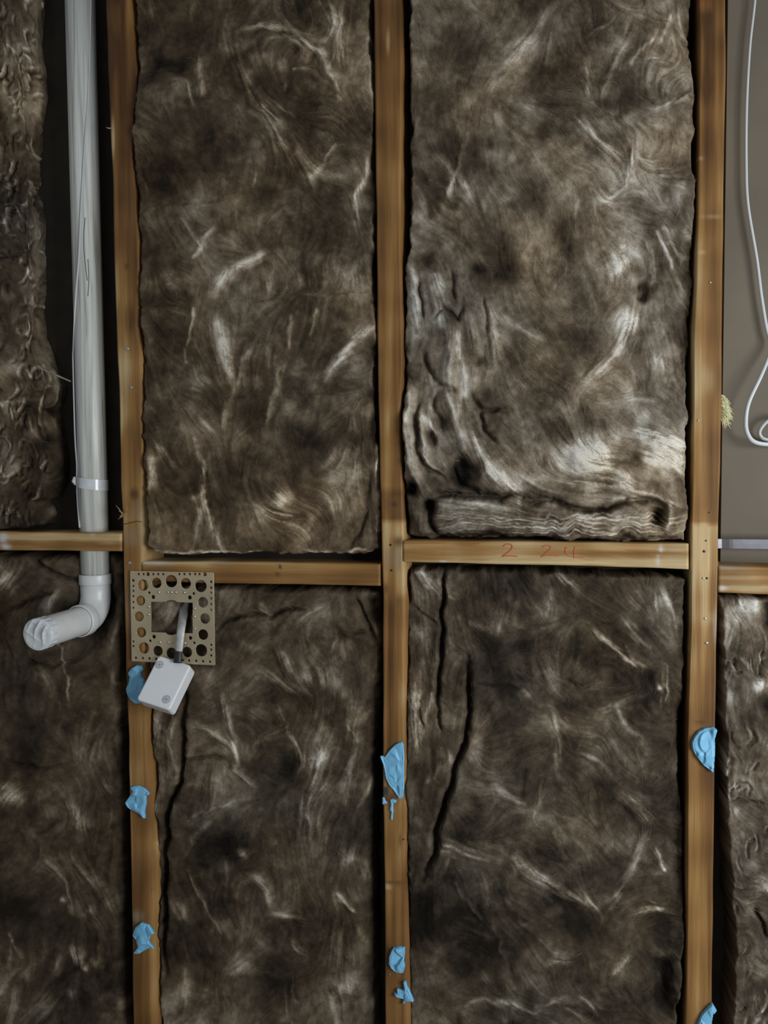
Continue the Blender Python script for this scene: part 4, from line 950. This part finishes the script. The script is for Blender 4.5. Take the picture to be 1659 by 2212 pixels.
# ------------------------------------------------------------------ right bay: cable, strip, tuft
wp = [(1640, -200), (1636, -90), (1631, 0), (1620, 101), (1613, 228), (1612, 354), (1616, 443), (1635, 560), (1645, 640), (1657, 712), (1668, 745), (1659, 776), (1643, 814), (1617, 871), (1611, 915), (1617, 941), (1631, 955), (1659, 960), (1700, 958), (1715, 930), (1690, 903), (1659, 909), (1641, 930), (1644, 944), (1659, 951), (1730, 972), (1900, 1010)]
wd = [.066] * 10 + [.062, .055, .048, .045, .045, .045, .046, .05, .056, .058, .058, .06, .063, .066, .066, .07, .072]
wpts = smooth_path([P1(x, y, d) for (x, y), d in zip(wp, wd)], 8)
wc = wpts[len(wpts) // 2]
wire = empty('white_cable', wc, 'thin white cable hanging in a loop over the bare board', 'cable')
v, f = tube(wpts, np.interp(np.linspace(0, 1, len(wpts)), [0, .25, .5, .6, 1], [.0020, .0027, .0036, .0040, .0036]), 12, True, .7); part('cable_sheath', v, f, M_WIRE, wire)
sa, sb = P1(1552, 1164.5, .05), P1(1830, 1190, .05)
def strip():
    vs, fs = [], []
    n = 72
    for i in range(n + 1):
        x = 1545 + (2100 - 1545) * i / n
        yt, yb = np.interp(x, [1552, 1659, 1830], [1164, 1164.7, 1166]), np.interp(x, [1552, 1659, 1830], [1185.5, 1186.7, 1189])
        bend = .006 * math.exp(-((x - 1560) / 12) ** 2)
        for yy_, off in ((yt, 0), (yt + 1, -.001), (.5 * (yt + yb), -.0015), (yb - 1, -.001), (yb, 0)):
            p = P1(x, yy_, .05); vs.append((p[0], p[1] + off + bend, p[2]))
        for yy_ in (yb, yt):
            p = P1(x, yy_, .05); vs.append((p[0], p[1] + .0015 + bend, p[2]))
    for i in range(n):
        for j in range(7):
            k = (j + 1) % 7; fs.append((i * 7 + j, (i + 1) * 7 + j, (i + 1) * 7 + k, i * 7 + k))
    fs.append(tuple(range(7))); fs.append(tuple(n * 7 + j for j in range(7))[::-1])
    return vs, fs
v, f = strip(); c0 = np.mean(v, axis=0)
o = link('metal_strip', mesh_from('metal_strip', v, f, c0), M_STRAP, None, False); o.location = c0
tag(o, 'grey metal strip running level across the bare bay beside the right stud', 'metal strip')
rg = np.random.default_rng(9)
tc = P1(1570, 888, .02)
tuft = empty('wool_tuft', tc, 'pale yellow wool tuft sticking out from behind the right stud', 'wool tuft')
vs, fs = [], []
for k in range(340):
    y = rg.uniform(858, 912); x = 1559 + rg.normal(0, 1.5)
    ln = rg.uniform(5, 24) * (1.1 - abs(y - 892) / 60)
    d0 = rg.uniform(.012, .03)
    p = [P1(x - 3, y - 6, d0), P1(x + ln * .45, y + rg.normal(0, 3), d0 + rg.normal(0, .002)), P1(x + ln, y + 8 + rg.normal(0, 5), d0 + rg.normal(0, .004))]
    v, f = tube(p, [.0007, .0007, .0002], 4)
    n = len(vs); vs += list(v); fs += [tuple(i + n for i in q) for q in f]
o = part('tuft_fibres', np.array(vs), fs, M_YELLOW, tuft); o['kind'] = 'stuff'
